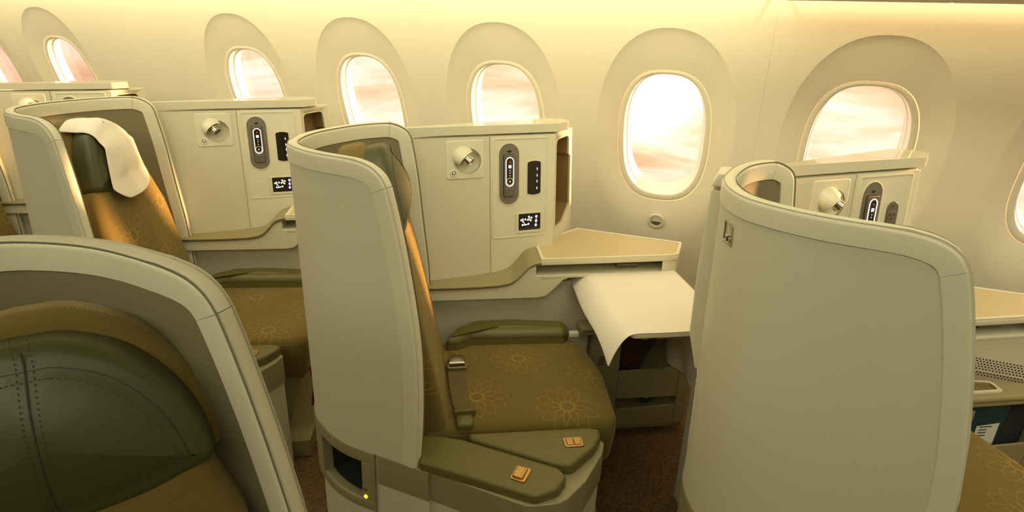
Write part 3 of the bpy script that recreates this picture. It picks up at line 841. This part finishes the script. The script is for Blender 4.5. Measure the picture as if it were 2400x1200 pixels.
# ------------------------------------------------------------------ aisle armrest cabinet
def make_arm(label, group):
    t = empty('armrest_cabinet', (-.45, 1.2, 0), label, 'armrest', group)
    op = [(-.657, 1.085), (-.36, 1.072), (-.285, 1.115), (-.255, 1.21), (-.243, 1.33), (-.250, 1.385), (-.30, 1.378), (-.575, 1.222), (-.657, 1.18)]
    body = round_poly(op, [.004, .05, .08, .05, .03, .02, .03, .02, .01], 6)
    prism('cabinet_body', WX, inset(body, .006), 0, .37, SKIN, t, bevel=.003)
    prism('cabinet_band', WX, body, .360, .455, TAUPE, t, bevel=.006, seg=3)
    V = [Vector((-.47, 1.0745, .0)), Vector((-.4685, 1.0745, .0)), Vector((-.4685, 1.0745, .36)), Vector((-.47, 1.0745, .36))]
    FL = lambda a, b, c: Vector((a, b, c))
    p1 = round_poly([(-.70, 1.168), (-.69, 1.185), (-.60, 1.203), (-.325, 1.202), (-.296, 1.18), (-.303, 1.13), (-.345, 1.083), (-.655, 1.079), (-.668, 1.10), (-.70, 1.10)], [.01, .01, .03, .02, .02, .03, .03, .01, .008, .008], 5)
    a1 = pad('armrest_pad', WX, p1, .452, .482, LEATHER, t, .009, .003, .002)
    tube('pad_seam', [Vector((x, y, .4795)) for x, y in inset(p1, .006)], .0012, STITCH, a1, n=5, closed=True)
    p2 = round_poly([(-.592, 1.225), (-.575, 1.208), (-.34, 1.207), (-.296, 1.215), (-.262, 1.31), (-.258, 1.36), (-.268, 1.392), (-.30, 1.385)], [.012, .01, .02, .03, .06, .03, .014, .02], 5)
    a2 = pad('armrest_pad', WX, p2, .456, .486, LEATHER, t, .009, .003, .002)
    tube('pad_seam', [Vector((x, y, .4835)) for x, y in inset(p2, .006)], .0012, STITCH, a2, n=5, closed=True)
    F1 = lambda a, b, c: Vector((-.403 + a, 1.137 + b, .483 + c))
    pl = pad('latch', F1, rect(0, 0, .040, .052, .007), 0, .0035, BRONZE, a1, .0015, .001)
    pad('latch_paddle', F1, rect(-.002, 0, .028, .040, .005), .003, .0085, BRONZE, pl, .003, .001)
    box('latch_slot', F1, (.0062, .0068), (-.016, .016), (.008, .0088), DARK, pl, bevel=0)
    a_ = radians(30)
    F2 = lambda a, b, c: Vector((-.318 + a * cos(a_) - b * sin(a_), 1.302 + a * sin(a_) + b * cos(a_), .487 + c))
    pl = pad('latch', F2, rect(0, 0, .052, .038, .007), 0, .0035, BRONZE, a2, .0015, .001)
    pad('latch_paddle', F2, rect(-.0095, 0, .0185, .026, .004), .003, .006, BRONZE, pl, .002, .001)
    pad('latch_paddle', F2, rect(.0105, 0, .0185, .026, .004), .003, .006, BRONZE, pl, .002, .001)
    return t
ARM_LABEL = {
    -1: 'taupe aisle armrest cabinet with green pads, partly hidden beside the cloth-headrest seat',
    0: 'taupe aisle armrest cabinet topped by two green leather pads with bronze latches'}
arm = make_arm(ARM_LABEL[0], 'armrest cabinets along the aisle')
dup(arm, -1, ARM_LABEL[-1])

# ------------------------------------------------------------------ side console with reading light, handset and controls
FO = Vector((-.825, 1.878, 1.164)); FN = Vector((.669, -.743, .072)).normalized()
FE = Vector((FN.y, -FN.x, 0)).normalized() * -1; FT = FN.cross(FE).normalized()
if FT.z < 0: FT = -FT
if FE.x < 0: FE = -FE
def FC(e, z, n): return FO + FE * e + FT * ((z - 1.164) / FT.z) + FN * n
def make_console(label, group, outlets=False):
    t = empty('side_console', (-.82, 1.95, .55), label, 'console', group)
    # wedge-shaped body, leaning back with the face
    plan_t = [(-1.075, 1.655), (-.656, 2.032), (-.650, 2.042), (-.632, 2.198), (-.70, 2.155), (-.80, 2.03), (-.95, 1.83)]
    L = []
    for z in (.60, .76, 1.163):
        s = (1.163 - z) * .075
        wall_s = (1.163 - z) * .16
        pts = []
        for i, (x, y) in enumerate(plan_t):
            if i <= 2: pts.append(Vector((x + s * .67, y - s * .743, z)))
            elif i == 3: pts.append(Vector((x, y + wall_s, z)))
            else: pts.append(Vector((x, y + wall_s * .6, z)))
        L.append(pts)
    v, f = loft(L); body = build('console_body', v, f, CREAM, t, bevel=.006)
    # top slab
    pt = round_poly([(-1.09, 1.63), (-.662, 2.014), (-.634, 2.040), (-.616, 2.112), (-.66, 2.14), (-.715, 2.128), (-.80, 2.015), (-.95, 1.82)], [.004, .03, .02, .03, .03, .03, .02, .01], 5)
    prism('console_top', WX, pt, 1.169, 1.198, GLOSSC, t, bevel=.007, seg=3)
    # front panels
    dp = pad('door_panel', FC, [(-.40, .60), (-.0045, .60), (-.0045, 1.160), (-.40, 1.160)], -.004, .004, SKIN, t, .002, .002, angle=40)
    cp = pad('control_panel', FC, round_poly([(-.0015, .60), (.236, .60), (.240, 1.160), (-.0015, 1.160)], [.002, .004, .006, .002], 3), -.004, .0042, CREAM, t, .002, .002, angle=40)
    o1 = round_poly([(.004, .802), (.211, .802), (.215, 1.154), (.007, 1.154)], .014, 5); i1 = inset(o1, .006)
    ring_prism('panel_border', FC, o1, i1, .0035, .0062, CREAM, cp, bevel=.001)
    # reading light
    pl = pad('reading_light_plate', FC, rect(-.090, 1.087, .132, .128, .013, 6), .003, .0075, CREAM, t, .003, .001)
    rc = ellipse(-.081, 1.082, .046, .043, 32)
    v, f = loft([[FC(x, y, .03) for x, y in rc], [FC(x, y, -.030) for x, y in rc]]); cut_out([dp, pl, body], v, f, t)
    L = []
    for k in range(8):
        a = pi / 2 * k / 8
        L.append([FC(-.081 + .0465 * cos(a) * cos(q) + .006 * sin(a), 1.082 + .0435 * cos(a) * sin(q) - .006 * sin(a), .0076 - .026 * sin(a)) for q in [2 * pi * m / 32 for m in range(32)]])
    v, f = loft(L, False, True); build('light_bowl', v, f, CREAM, pl, recalc=False, angle=60)
    # hood: three quarters of an egg
    L = []
    for k in range(9):
        a = pi / 2 * k / 8
        L.append([FC(-.097 + .036 * cos(a) * cos(q), 1.100 + .033 * cos(a) * sin(q) - .010 * sin(a), .006 + .038 * sin(a)) for q in [2 * pi * m / 24 for m in range(24)]])
    # cut the hood by a slanting mouth
    v, f = loft(L)
    bm = bmesh.new(); vs = [bm.verts.new(p) for p in v]
    for q in f: bm.faces.new([vs[i] for i in q])
    axis = (FE * .62 - FT * .62 + FN * .48).normalized(); pc = FC(-.090, 1.094, .020)
    bmesh.ops.bisect_plane(bm, geom=bm.verts[:] + bm.edges[:] + bm.faces[:], plane_co=pc, plane_no=axis, clear_outer=True)
    bm.verts.ensure_lookup_table(); bm.verts.index_update()
    v = [x.co.copy() for x in bm.verts]; f = [tuple(x.index for x in q.verts) for q in bm.faces]; bm.free()
    build('light_hood', v, f, CREAM, pl, angle=60)
    s1 = axis.cross(FN).normalized(); s2 = axis.cross(s1)
    cyl = lambda r, d: [pc + axis * d + (s1 * cos(2 * pi * k / 24) + s2 * sin(2 * pi * k / 24)) * r for k in range(24)]
    v, f = loft([cyl(.019, -.02), cyl(.019, .004), cyl(.0168, .006), cyl(.0168, .014), cyl(.0182, .015), cyl(.0182, .021), cyl(.0150, .0215), cyl(.0142, .018)])
    lm = build('light_head', v, f, CHROME, pl, angle=30)
    v, f = loft([cyl(.0140, .0175), cyl(.0138, .0192)]); build('light_lens', v, f, GREYD, lm)
    ring_prism('switch_ring', FC, ellipse(-.131, 1.045, .0125, .0125, 24), ellipse(-.131, 1.045, .0075, .0075, 24), .007, .0105, CREAM, pl, bevel=.001)
    pad('switch', FC, ellipse(-.131, 1.045, .0073, .0073, 20), .007, .0100, CHROME, pl, .002, .001)
    pad('switch_light', FC, ellipse(-.131, 1.045, .0022, .0022, 10), .0095, .0106, BLUELED, pl, .0004, .0002)
    # handset cradle
    st = stadium(.0655, 1.029, .074, .212, 14)
    ring_prism('cradle_rim', FC, inset(st, -.003), inset(st, .0005), .003, .0068, CREAM, cp, bevel=.0008)
    cr = pad('handset_cradle', FC, st, .001, .0052, GREY, t, .001, .0005)
    pad('sensor_window', FC, ellipse(.067, 1.108, .0075, .0042, 18), .005, .0058, DARK, cr, .0003, .0003)
    hs = pad('handset', FC, round_poly([(.0455, .953), (.0855, .953), (.0855, 1.097), (.0455, 1.097)], .005, 4), .004, .0135, GREYD, cr, .003, .001)
    ring_prism('handset_gap', FC, rect(.0655, 1.025, .0425, .1465, .006), rect(.0655, 1.025, .0402, .1442, .005), .0048, .0058, DARK, cr)
    lo = stadium(.0655, 1.039, .0300, .101, 12)
    pad('handset_screen', FC, inset(lo, .003), .013, .0142, GLASSBLK, hs, .0003, .0003)
    V = []; F = []
    def put(fr, pl, c):
        b = len(V); V.extend([fr(x, y, c) for x, y in pl]); F.append(tuple(range(b, b + len(pl))))
    ring_prism('glow_ring', FC, lo, inset(lo, .0024), .0128, .0146, ICON, hs)
    ring_prism('dial_ring', FC, ellipse(.0655, 1.006, .0130, .0130, 24), ellipse(.0655, 1.006, .0106, .0106, 24), .0138, .0148, CREAM, hs)
    put(FC, rect(.0655, 1.0575, .0100, .0098, .001, 2), .0149)
    for z in (1.044, 1.036, 1.0264): put(FC, ellipse(.0655, z, .0012, .0016, 8), .0149)
    put(FC, ellipse(.0655, 1.006, .0022, .0022, 8), .0149)
    build('handset_icons', V, F, ICON, hs, recalc=False)
    V = []; F = []; put(FC, ellipse(.0660, 1.0726, .0020, .0024, 8), .0149); build('handset_red_icon', V, F, ICONR, hs, recalc=False)
    for e in (.0545, .0655, .0765):
        kb = pad('handset_button', FC, ellipse(e, .982, .0040, .0040, 16), .013, .0150, GREY, hs, .0008, .0004)
        V = []; F = []; put(FC, ellipse(e, .982, .0013, .0013, 8), .0152); build('button_mark', V, F, ICON, kb, recalc=False) if False else None
    if not outlets:
        gp = round_poly([(.134, .957), (.159, .951), (.184, .957), (.184, 1.068), (.159, 1.073), (.134, 1.068)], [.008, .06, .008, .008, .06, .008], 5)
        ring_prism('glass_rim', FC, inset(gp, -.003), gp, .003, .0062, CREAM, cp, bevel=.0008)
        g = pad('socket_cover_glass', FC, gp, .002, .0058, GLASSBLK, t, .001, .0005)
        V = []; F = []
        for z in (1.044, 1.021, 1.000, .976):
            put(FC, [(.170 - .0016, z), (.170 - .0006, z - .0035), (.170, z - .006), (.170 + .0006, z - .0035), (.170 + .0016, z), (.170 + .0006, z + .0035), (.170, z + .006), (.170 - .0006, z + .0035)], .0061)
        build('indicator_lights', V, F, ICON, g, recalc=False)
    else:
        op = stadium(.155, 1.012, .046, .125, 12)
        g = pad('outlet_plate', FC, op, .002, .0062, GREYD, t, .002, .0005)
        pad('audio_jack', FC, ellipse(.155, 1.060, .0026, .0026, 12), .006, .0066, DARK, g, .0002, .0002)
        pad('power_outlet', FC, rect(.155, 1.030, .028, .030, .004), .006, .0068, GREYD, g, .0006, .0003)
        for x, z in ((-.007, .006), (.007, .006), (0, -.007)): pad('outlet_hole', FC, ellipse(.155 + x, 1.030 + z, .0028, .0028, 12), .0066, .0072, DARK, g, .0002, .0002)
        pad('usb_port', FC, rect(.155, .992, .022, .020, .003), .006, .0068, GREYD, g, .0006, .0003)
        pad('usb_hole', FC, rect(.155, .992, .012, .006), .0066, .0072, DARK, g, .0001, .0001)
    # seat control screen
    fo = rect(.1425, .854, .101, .074, .005); fi = rect(.1433, .856, .0835, .0605, .003)
    ring_prism('screen_frame', FC, fo, fi, .002, .0078, CREAM, cp, bevel=.001)
    sc = pad('control_screen', FC, fi, .002, .0062, GLASSBLK, t, .0005, .0005)
    V = []; F = []
    m = lambda x, y: (.1015 + (x - 356) / 241 * .0835, .887 - (y - 857) / 190 * .0615)
    def circ(x, y, r=9.5, w=3.2, n=14):
        c = m(x, y); k = .0835 / 241; b = len(V)
        for q in range(n): V.extend([FC(c[0] + r * k * cos(2 * pi * q / n), c[1] + r * k * sin(2 * pi * q / n), .0066), FC(c[0] + (r - w) * k * cos(2 * pi * q / n), c[1] + (r - w) * k * sin(2 * pi * q / n), .0066)])
        for q in range(n): F.append((b + 2 * q, b + 2 * ((q + 1) % n), b + 2 * ((q + 1) % n) + 1, b + 2 * q + 1))
    def line(x0, y0, x1, y1, w=3):
        a, c = Vector(m(x0, y0)), Vector(m(x1, y1)); d = (c - a).normalized(); s = Vector((-d.y, d.x)) * (.0835 / 241 * w / 2); b = len(V)
        V.extend([FC(*(a + s), .0066), FC(*(c + s), .0066), FC(*(c - s), .0066), FC(*(a - s), .0066)]); F.append((b, b + 1, b + 2, b + 3))
    for p in ((386, 930), (431, 924), (401, 985), (466, 977), (470, 897), (498, 909), (460, 930), (490, 940)): circ(*p); circ(p[0], p[1], 4, 2.5, 8)
    for l in ((404, 908, 412, 955, 4), (412, 955, 424, 972, 4), (398, 915, 404, 960, 2.5), (414, 981, 452, 978, 4), (414, 990, 452, 987, 3), (476, 905, 484, 936, 4), (468, 916, 476, 930, 2.5)): line(*l)
    build('screen_icons', V, F, ICON, sc, recalc=False)
    V = []; F = []
    for p in ((552, 898), (550, 948), (547, 997)): circ(p[0], p[1], 13, 10)
    for l in ((548, 914, 546, 934, 2), (556, 914, 554, 934, 2), (546, 964, 543, 984, 2), (554, 964, 551, 984, 2)): line(*l)
    build('screen_icons', V, F, ICONV, sc, recalc=False)
    # open cubby in the end of the console
    def EN(y, z, c):
        s = (1.163 - z) * .075; q = (y - 2.042) / .156
        a = Vector((-.650 + s * .67, 2.042 - s * .743, z)); b = Vector((-.632, 2.198 + (1.163 - z) * .16, z))
        p = a.lerp(b, q); d = (b - a).normalized()
        return p + Vector((d.y, -d.x, 0)) * c
    cpoly = round_poly([(2.052, .818), (2.110, .818), (2.172, .865), (2.172, 1.062), (2.158, 1.068), (2.158, 1.140), (2.052, 1.138)], [.012, .01, .02, .006, .006, .02, .02], 4)
    v, f = loft([[EN(x, y, .03) for x, y in cpoly], [EN(x, y, -.062) for x, y in cpoly]])
    cut_out([body], v, f, t)
    v, f = loft([[EN(x, y, .0005) for x, y in inset(cpoly, .0008)], [EN(x, y, -.060) for x, y in inset(cpoly, .0008)]], False, True)
    build('cubby_lining', v, f, CUBBY, t, recalc=False)
    v, f = loft([[EN(x, y, .0004) for x, y in inset(cpoly, -.004)], [EN(x, y, .003) for x, y in inset(cpoly, -.003)], [EN(x, y, .003) for x, y in inset(cpoly, .0005)], [EN(x, y, -.004) for x, y in inset(cpoly, .001)]], False, False)
    build('cubby_rim', v, f, CREAM, t)
    # olive S-shaped ledge and the body under it
    prof = [(-.10, .674), (.10, .673), (.20, .675), (.265, .680), (.30, .692), (.325, .715), (.350, .742), (.372, .753), (.393, .757)]
    prof = catmull([Vector(p) for p in prof], 3)
    L = []
    for p in prof:
        u, z = p.x, p.y
        L.append([UV(u, 1.900, z - .010), UV(u, 1.898, z - .003), UV(u, 1.904, z), UV(u, 1.98, z + .004), UV(u, 2.10, z + .004), UV(u, 2.10, z - .02), UV(u, 1.904, z - .014)])
    v, f = loft(L); build('armrest_ledge', v, f, LEDGE, t, angle=50)
    bp = [(-.10, .618), (.385, .617), (.415, .622), (.44, .645), (.475, .682), (.50, .692), (.50, .703), (.378, .703), (.378, .752), (.352, .738), (.325, .710), (.30, .687), (.265, .676), (.20, .670), (-.10, .668)]
    FB = lambda a, b_, c: UV(a, 1.908 + c, b_)
    prism('ledge_body', FB, bp, 0, .17, CREAM, t, bevel=.004)
    box('lower_wall', UV, (-.12, .60), (1.962, 2.12), (0.0, .655), SKIN, t, bevel=.004)
    # side table: tray top over an open slot
    raw = [(-.612, 1.842), (-.215, 2.083), (-.184, 2.110), (-.190, 2.250), (-.60, 2.232), (-.672, 2.05), (-.672, 1.955)]
    rr = [.006, .02, .025, .012, .006, .01, .006]
    tp = round_poly(raw, rr, 4); rim = round_poly(inset(raw, .013), rr, 4); rim2 = round_poly(inset(raw, .0015), rr, 4)
    st_ = prism('side_table_top', WX, tp, .742, .7605, CREAM, t, bevel=.004)
    ring_prism('table_rim', WX, rim2, rim, .757, .7655, CREAM, st_, bevel=.0015)
    pad('table_inlay', WX, rim, .758, .7620, INLAY, st_, .0005, .0005)
    prism('slot_floor', WX, round_poly(inset(raw, .004), rr, 4), .690, .7035, CREAM, t, bevel=.004)
    prism('slot_end', WX, [(-.235, 2.074), (-.216, 2.086), (-.190, 2.112), (-.196, 2.24), (-.235, 2.235)], .700, .745, CREAM, t, bevel=.003)
    prism('slot_back', WX, [(-.64, 1.99), (-.235, 2.17), (-.235, 2.20), (-.64, 2.03)], .7036, .742, CUBBY, t, bevel=0)
    box('drawer_latch', UV, (.68, .76), (1.955, 1.985), (.706, .72), GREY, t, bevel=.003)
    return t
CON_LABEL = {
    -3: 'cream side console at the far left edge, only its end showing below the leftmost window',
    -2: 'cream side console at upper left, its top showing behind the cloth-headrest shell',
    -1: 'cream side console with handset and control screen beside the cloth-headrest seat',
    0: 'cream side console with reading light and handset beside the middle seat and its white-clothed table',
    1: 'cream side console with power outlet plate behind the large shell on the right'}
con = make_console(CON_LABEL[0], 'side consoles under the windows')
for k in (-1, -2, -3): dup(con, k, CON_LABEL[k])
c1 = make_console(CON_LABEL[1], 'side consoles under the windows', outlets=True); c1.location.x += PITCH

# ------------------------------------------------------------------ low cabinet with the magazine pocket under the side table
def make_pocket(label, group):
    t = empty('magazine_cabinet', UV(.8, 2.0, 0), label, 'cabinet', group)
    FP = lambda a, b_, c: UV(a, 1.915 - c, b_)
    # carcass around the recess
    box('carcass', UV, (.605, .706), (1.915, 1.998), (.03, .468), TAUPE, t, bevel=.003)
    box('carcass', UV, (.960, 1.00), (1.915, 1.975), (.03, .468), TAUPE, t, bevel=.003)
    box('carcass_back', UV, (.706, .960), (1.978, 1.99), (.03, .468), TAUPE, t, bevel=0)
    box('carcass_base', UV, (.706, .960), (1.915, 1.978), (.03, .125), TAUPE, t, bevel=0)
    out = round_poly([(.60, .05), (1.00, .05), (1.00, .445), (.60, .445)], [.01, .04, .01, .01], 5)
    inn = [(.7105, .125), (.955, .135), (.955, .440), (.7105, .440)]
    # frame face as four slabs
    prism('face_frame', FP, round_poly([(.60, .05), (.7105, .05), (.7105, .445), (.60, .445)], [.008, 0, 0, .004], 3), 0, .013, TAUPE, t, bevel=.003)
    prism('face_frame', FP, round_poly([(.955, .05), (1.00, .05), (1.00, .445), (.955, .445)], [0, .03, .004, 0], 4), 0, .013, TAUPE, t, bevel=.003)
    prism('face_frame', FP, [(.7105, .05), (.955, .05), (.955, .138), (.7105, .128)], 0, .013, TAUPE, t, bevel=.003)
    prism('pocket_flap', FP, [(.712, .178), (.954, .176), (.954, .307), (.712, .301)], .002, .012, TAUPE, t, bevel=.003)
    for k in range(4): box('vent_slot', FP, (.628, .650), (.335 + .010 * k, .339 + .010 * k), (.0125, .0135), DARK, t, bevel=0)
    # leather top with a sunk cup tray
    tp = round_poly([(.55, 1.898), (1.03, 1.898), (1.03, 1.945), (.88, 1.975), (.80, 2.01), (.55, 2.04)], [.02, .02, .02, .02, .02, .02], 4)
    tl = pad('leather_top', UV, tp, .462, .497, LEDGE, t, .012, .006)
    tube('leather_seam', [UV(.56 + .05 * k, 1.8985, .480) for k in range(10)], .0015, STITCH, tl, n=5)
    craw = [(.66, 1.930), (.795, 1.930), (.80, 1.965), (.66, 1.99)]; cc = round_poly(craw, .01, 4)
    ring_prism('cup_tray_rim', UV, round_poly(inset(craw, -.012), .014, 4), cc, .494, .504, CREAM, t, bevel=.002)
    v, f = loft([[UV(x, y, .5035) for x, y in cc], [UV(x, y, .4975) for x, y in inset(cc, .004)]], False, True)
    build('cup_tray', v, f, CUBBY, t, recalc=False)
    return t
PK_LABEL = {0: 'low taupe cabinet with a magazine pocket, in the shade under the white-clothed table',
            1: 'low cabinet with sunk cup tray at the right edge beyond the large shell'}
pk = make_pocket(PK_LABEL[0], 'magazine cabinets under the side tables')
dup(pk, 1, PK_LABEL[1])
def single(name, label, cat, group=None):
    o = bpy.context.scene.objects[name] if isinstance(name, str) else name
    o['label'] = label; o['category'] = cat
    if group: o['group'] = group
    return o
def brochure(name, poly, c, th, cover, label, k=0, edge=None, cat='brochure'):
    FP = lambda a, b_, cc: UV(a, 1.945 - cc, b_) + Vector((PITCH * k, 0, 0))
    t = empty(name, FP(poly[0][0], min(p[1] for p in poly), c), label, cat, 'brochures in the seat pockets')
    prism('pages', FP, inset(poly, .0015), c, c + th, PAPER, t, bevel=0)
    prism('cover', FP, poly, c + th, c + th + .0015, cover, t, bevel=0)
    return t, FP
t_, FP_ = brochure('brochure', [(.720, .19), (.742, .19), (.852, .431), (.722, .437)], .012, .005, MAROON, 'dark maroon brochure leaning in the pocket under the white-clothed table')
prism('cover_edge', lambda a, b_, c: UV(a, 1.945 - c, b_), [(.742, .19), (.750, .19), (.862, .431), (.852, .431)], .012, .019, TEAL, t_, bevel=0)
FPc = lambda a, b_, c: UV(a, 1.925 - c, b_)
t_ = empty('card', FPc(.83, .145, 0), 'small teal card with white edge lying in the lower slot of the magazine pocket', 'card', None)
prism('card_face', FPc, [(.800, .152), (.835, .138), (.862, .142), (.872, .178), (.815, .182)], 0, .002, TEAL, t_, bevel=0)
prism('card_border', FPc, [(.812, .176), (.845, .160), (.866, .180), (.860, .182), (.845, .167), (.822, .181)], .002, .003, PAPER, t_, bevel=0)
t_, FP_ = brochure('brochure', [(.650, .20), (.842, .20), (.866, .458), (.668, .472)], .010, .006, TEAL, 'dark teal brochure with pale panel standing in the pocket at the right edge', k=1)
prism('cover_panel', FP_, [(.765, .290), (.845, .295), (.845, .375), (.765, .368)], .0175, .0180, PAPER, t_, bevel=0)
V = []; F = []
for r_ in range(4):
    b = len(V); z = .362 - r_ * .011
    V += [FP_(.775, z, .0183), FP_(.775 + (.03 if r_ else .045), z, .0183), FP_(.775 + (.03 if r_ else .045), z + .004, .0183), FP_(.775, z + .004, .0183)]; F.append((b, b + 1, b + 2, b + 3))
build('cover_print', V, F, TEAL, t_, recalc=False)
t_, FP_ = brochure('brochure', [(.850, .20), (.955, .20), (.955, .452), (.872, .462)], .004, .004, NAVY, 'black brochure behind the teal one in the pocket at the right edge', k=1)

# ------------------------------------------------------------------ tray table and its cloth
t = empty('tray_table', UV(.73, 1.73, .67), 'fold-out tray table under the white cloth in front of the middle seat', 'tray table')
pad('table_leaf', UV, rect(.735, 1.735, .318, .525, .025, 6), .684, .699, CREAM, t, .005, .004)
box('support_rail', UV, (.62, .85), (1.50, 1.53), (.664, .684), GREY, t, bevel=.003)
box('support_rail', UV, (.60, .66), (1.50, 2.06), (.668, .684), GREY, t, bevel=.003)
box('catch', UV, (.640, .665), (1.494, 1.500), (.667, .681), DARK, t, bevel=.001)
def make_cloth():
    rows = []
    nv = 36
    for i in range(nv + 1):
        q = i / nv; v = 1.470 + q * .570
        # left hem: short fall, dropping to a pointed corner at the near end
        tip = math.exp(-q * 7.0)
        hz = .642 - .045 * tip + .006 * sin(q * 9); hu = .513 - .004 * sin(q * 5); hv = v - .010 * tip - .02 * q * 0
        L = Vector((hu, hv, hz))
        row = []
        eL, eR, zt = .572, .897, .7015
        drop = [(0, L)]
        for k in range(9):
            s = k / 8
            a = s * pi / 2
            # ease from the hem up and over the table edge
            u = hu + (eL + .012 - hu) * (s ** 1.15); z = hz + (zt - hz) * sin(a) ** 0.9
            row.append((u, hv + (v - hv) * s, z))
        for k in range(1, 15):
            s = k / 15; u = eL + .012 + (eR - .012 - eL - .012) * s
            row.append((u, v, zt + .0006 * sin(u * 40 + v * 23) + .0005 * sin(v * 61)))
        for k in range(10):
            s = k / 9; wav = .010 * sin(v * 34 + s * 3) * s
            zz = zt - (zt - .330 + .02 * sin(v * 7)) * s if k > 1 else zt - .004 * k
            row.append((eR - .012 + .012 * min(1, k / 2) + wav + .02 * s, v + .01 * s, zz))
        rows.append(row)
    n = len(rows[0])
    V = [UV(*p) for r in rows for p in r]
    F = [(i * n + j, i * n + j + 1, (i + 1) * n + j + 1, (i + 1) * n + j) for i in range(nv) for j in range(n - 1)]
    o = build('tablecloth', V, F, LINEN, None, angle=80, recalc=False, solid=.0016, subd=1)
    single(o, 'white linen cloth draped over the tray table, one corner hanging in a point', 'cloth')
make_cloth()
def make_headcloth(k):
    rows = []
    nc = 18
    def ttop(v):
        x = abs(v - 1.63)
        for (x0, y0), (x1, y1) in zip(AH[:-1], AH[1:]):
            if x0 <= x <= x1: return y0 + (y1 - y0) * (x - x0) / (x1 - x0)
        return AH[-1][1]
    for i in range(nc + 1):
        q = i / nc; v = 1.538 + .200 * q
        col = []
        tb = .455 + .05 * (abs(q - .5) * 2) ** 4
        tt = ttop(v)
        for s in range(16):
            x = s / 15; tq = tb + (tt - .030 - tb) * x
            hang = max(0, .53 - tq)
            vv = v - (.045 - .05 * q) * (1 - x)
            col.append((vv, tq, HS(vv, max(tq, .53)) + .0055 + .10 * hang + .0016 * sin(v * 70 + x * 5) * (1 - x)))
        c0 = col[-1][2]
        for s in range(1, 7):
            a = pi / 2 * s / 6
            col.append((v, tt - .030 + .040 * sin(a), c0 - (c0 + .042) * (1 - cos(a))))
        for s in range(1, 5): col.append((v - .030 * s / 4 * (1 - q), tt + .010 + .004 * s / 4 + .012 * (1 - q) * s / 4, -.042 - .036 * s / 4))
        rows.append([(a_, b_ + .018, c_) for a_, b_, c_ in col])
    n = len(rows[0]); off = Vector((PITCH * k, 0, 0))
    V = [BK(*p) + off for r in rows for p in r]
    F = [(i * n + j, (i + 1) * n + j, (i + 1) * n + j + 1, i * n + j + 1) for i in range(nc) for j in range(n - 1)]
    o = build('headrest_cloth', V, F, LINEN, None, angle=80, recalc=False, solid=.0014, subd=1)
    single(o, 'white cloth draped over the green leather headrest at left', 'cloth')
make_headcloth(-1)

# ------------------------------------------------------------------ monitor housing fixed behind the big right-hand shell
t = empty('monitor_housing', (-.06, 1.6, .69), 'narrow cream monitor housing edge left of the large shell, beside the white-clothed table', 'monitor housing')
FY = lambda a, b_, c: Vector((a + PITCH, 1.462 + c, b_))
prism('housing_body', FY, [(-1.176, 1.172), (-1.180, .95), (-1.176, .79), (-1.150, .69), (-1.128, .70), (-1.134, 1.172)], 0, .08, CREAM, t, bevel=.006)
prism('housing_cap', FY, [(-1.178, 1.179), (-1.134, 1.179), (-1.136, 1.214), (-1.165, 1.212)], -.004, .08, CREAM, t, bevel=.005)

# ------------------------------------------------------------------ centre seat and shell across the aisle, mirrored
r_ = radians(9); c0 = Vector((-.9, 1.3, 0))
TF = Matrix.Translation((0.12, 1.68, 0)) @ Matrix.Diagonal((1, -1, 1, 1)) @ Matrix.Translation(c0) @ Matrix.Rotation(r_, 4, 'Z') @ Matrix.Translation(-c0)
make_shell('large cream privacy shell at the bottom left, its taupe lining facing the camera', 'privacy shells of the centre row', pocket=False)
TF = TF @ Matrix.Translation(UV(0, -.030, 0))
cs = make_seat('dark seat at the bottom left with a big green stitched leather headrest', 'centre seats')
drop_strap(cs)
for ch in cs.children:
    if ch.name.split('.')[0] in ('headrest', 'headrest_wing'): ch.location = TF.to_3x3() @ UV(0, -.035, 0)
TF = None
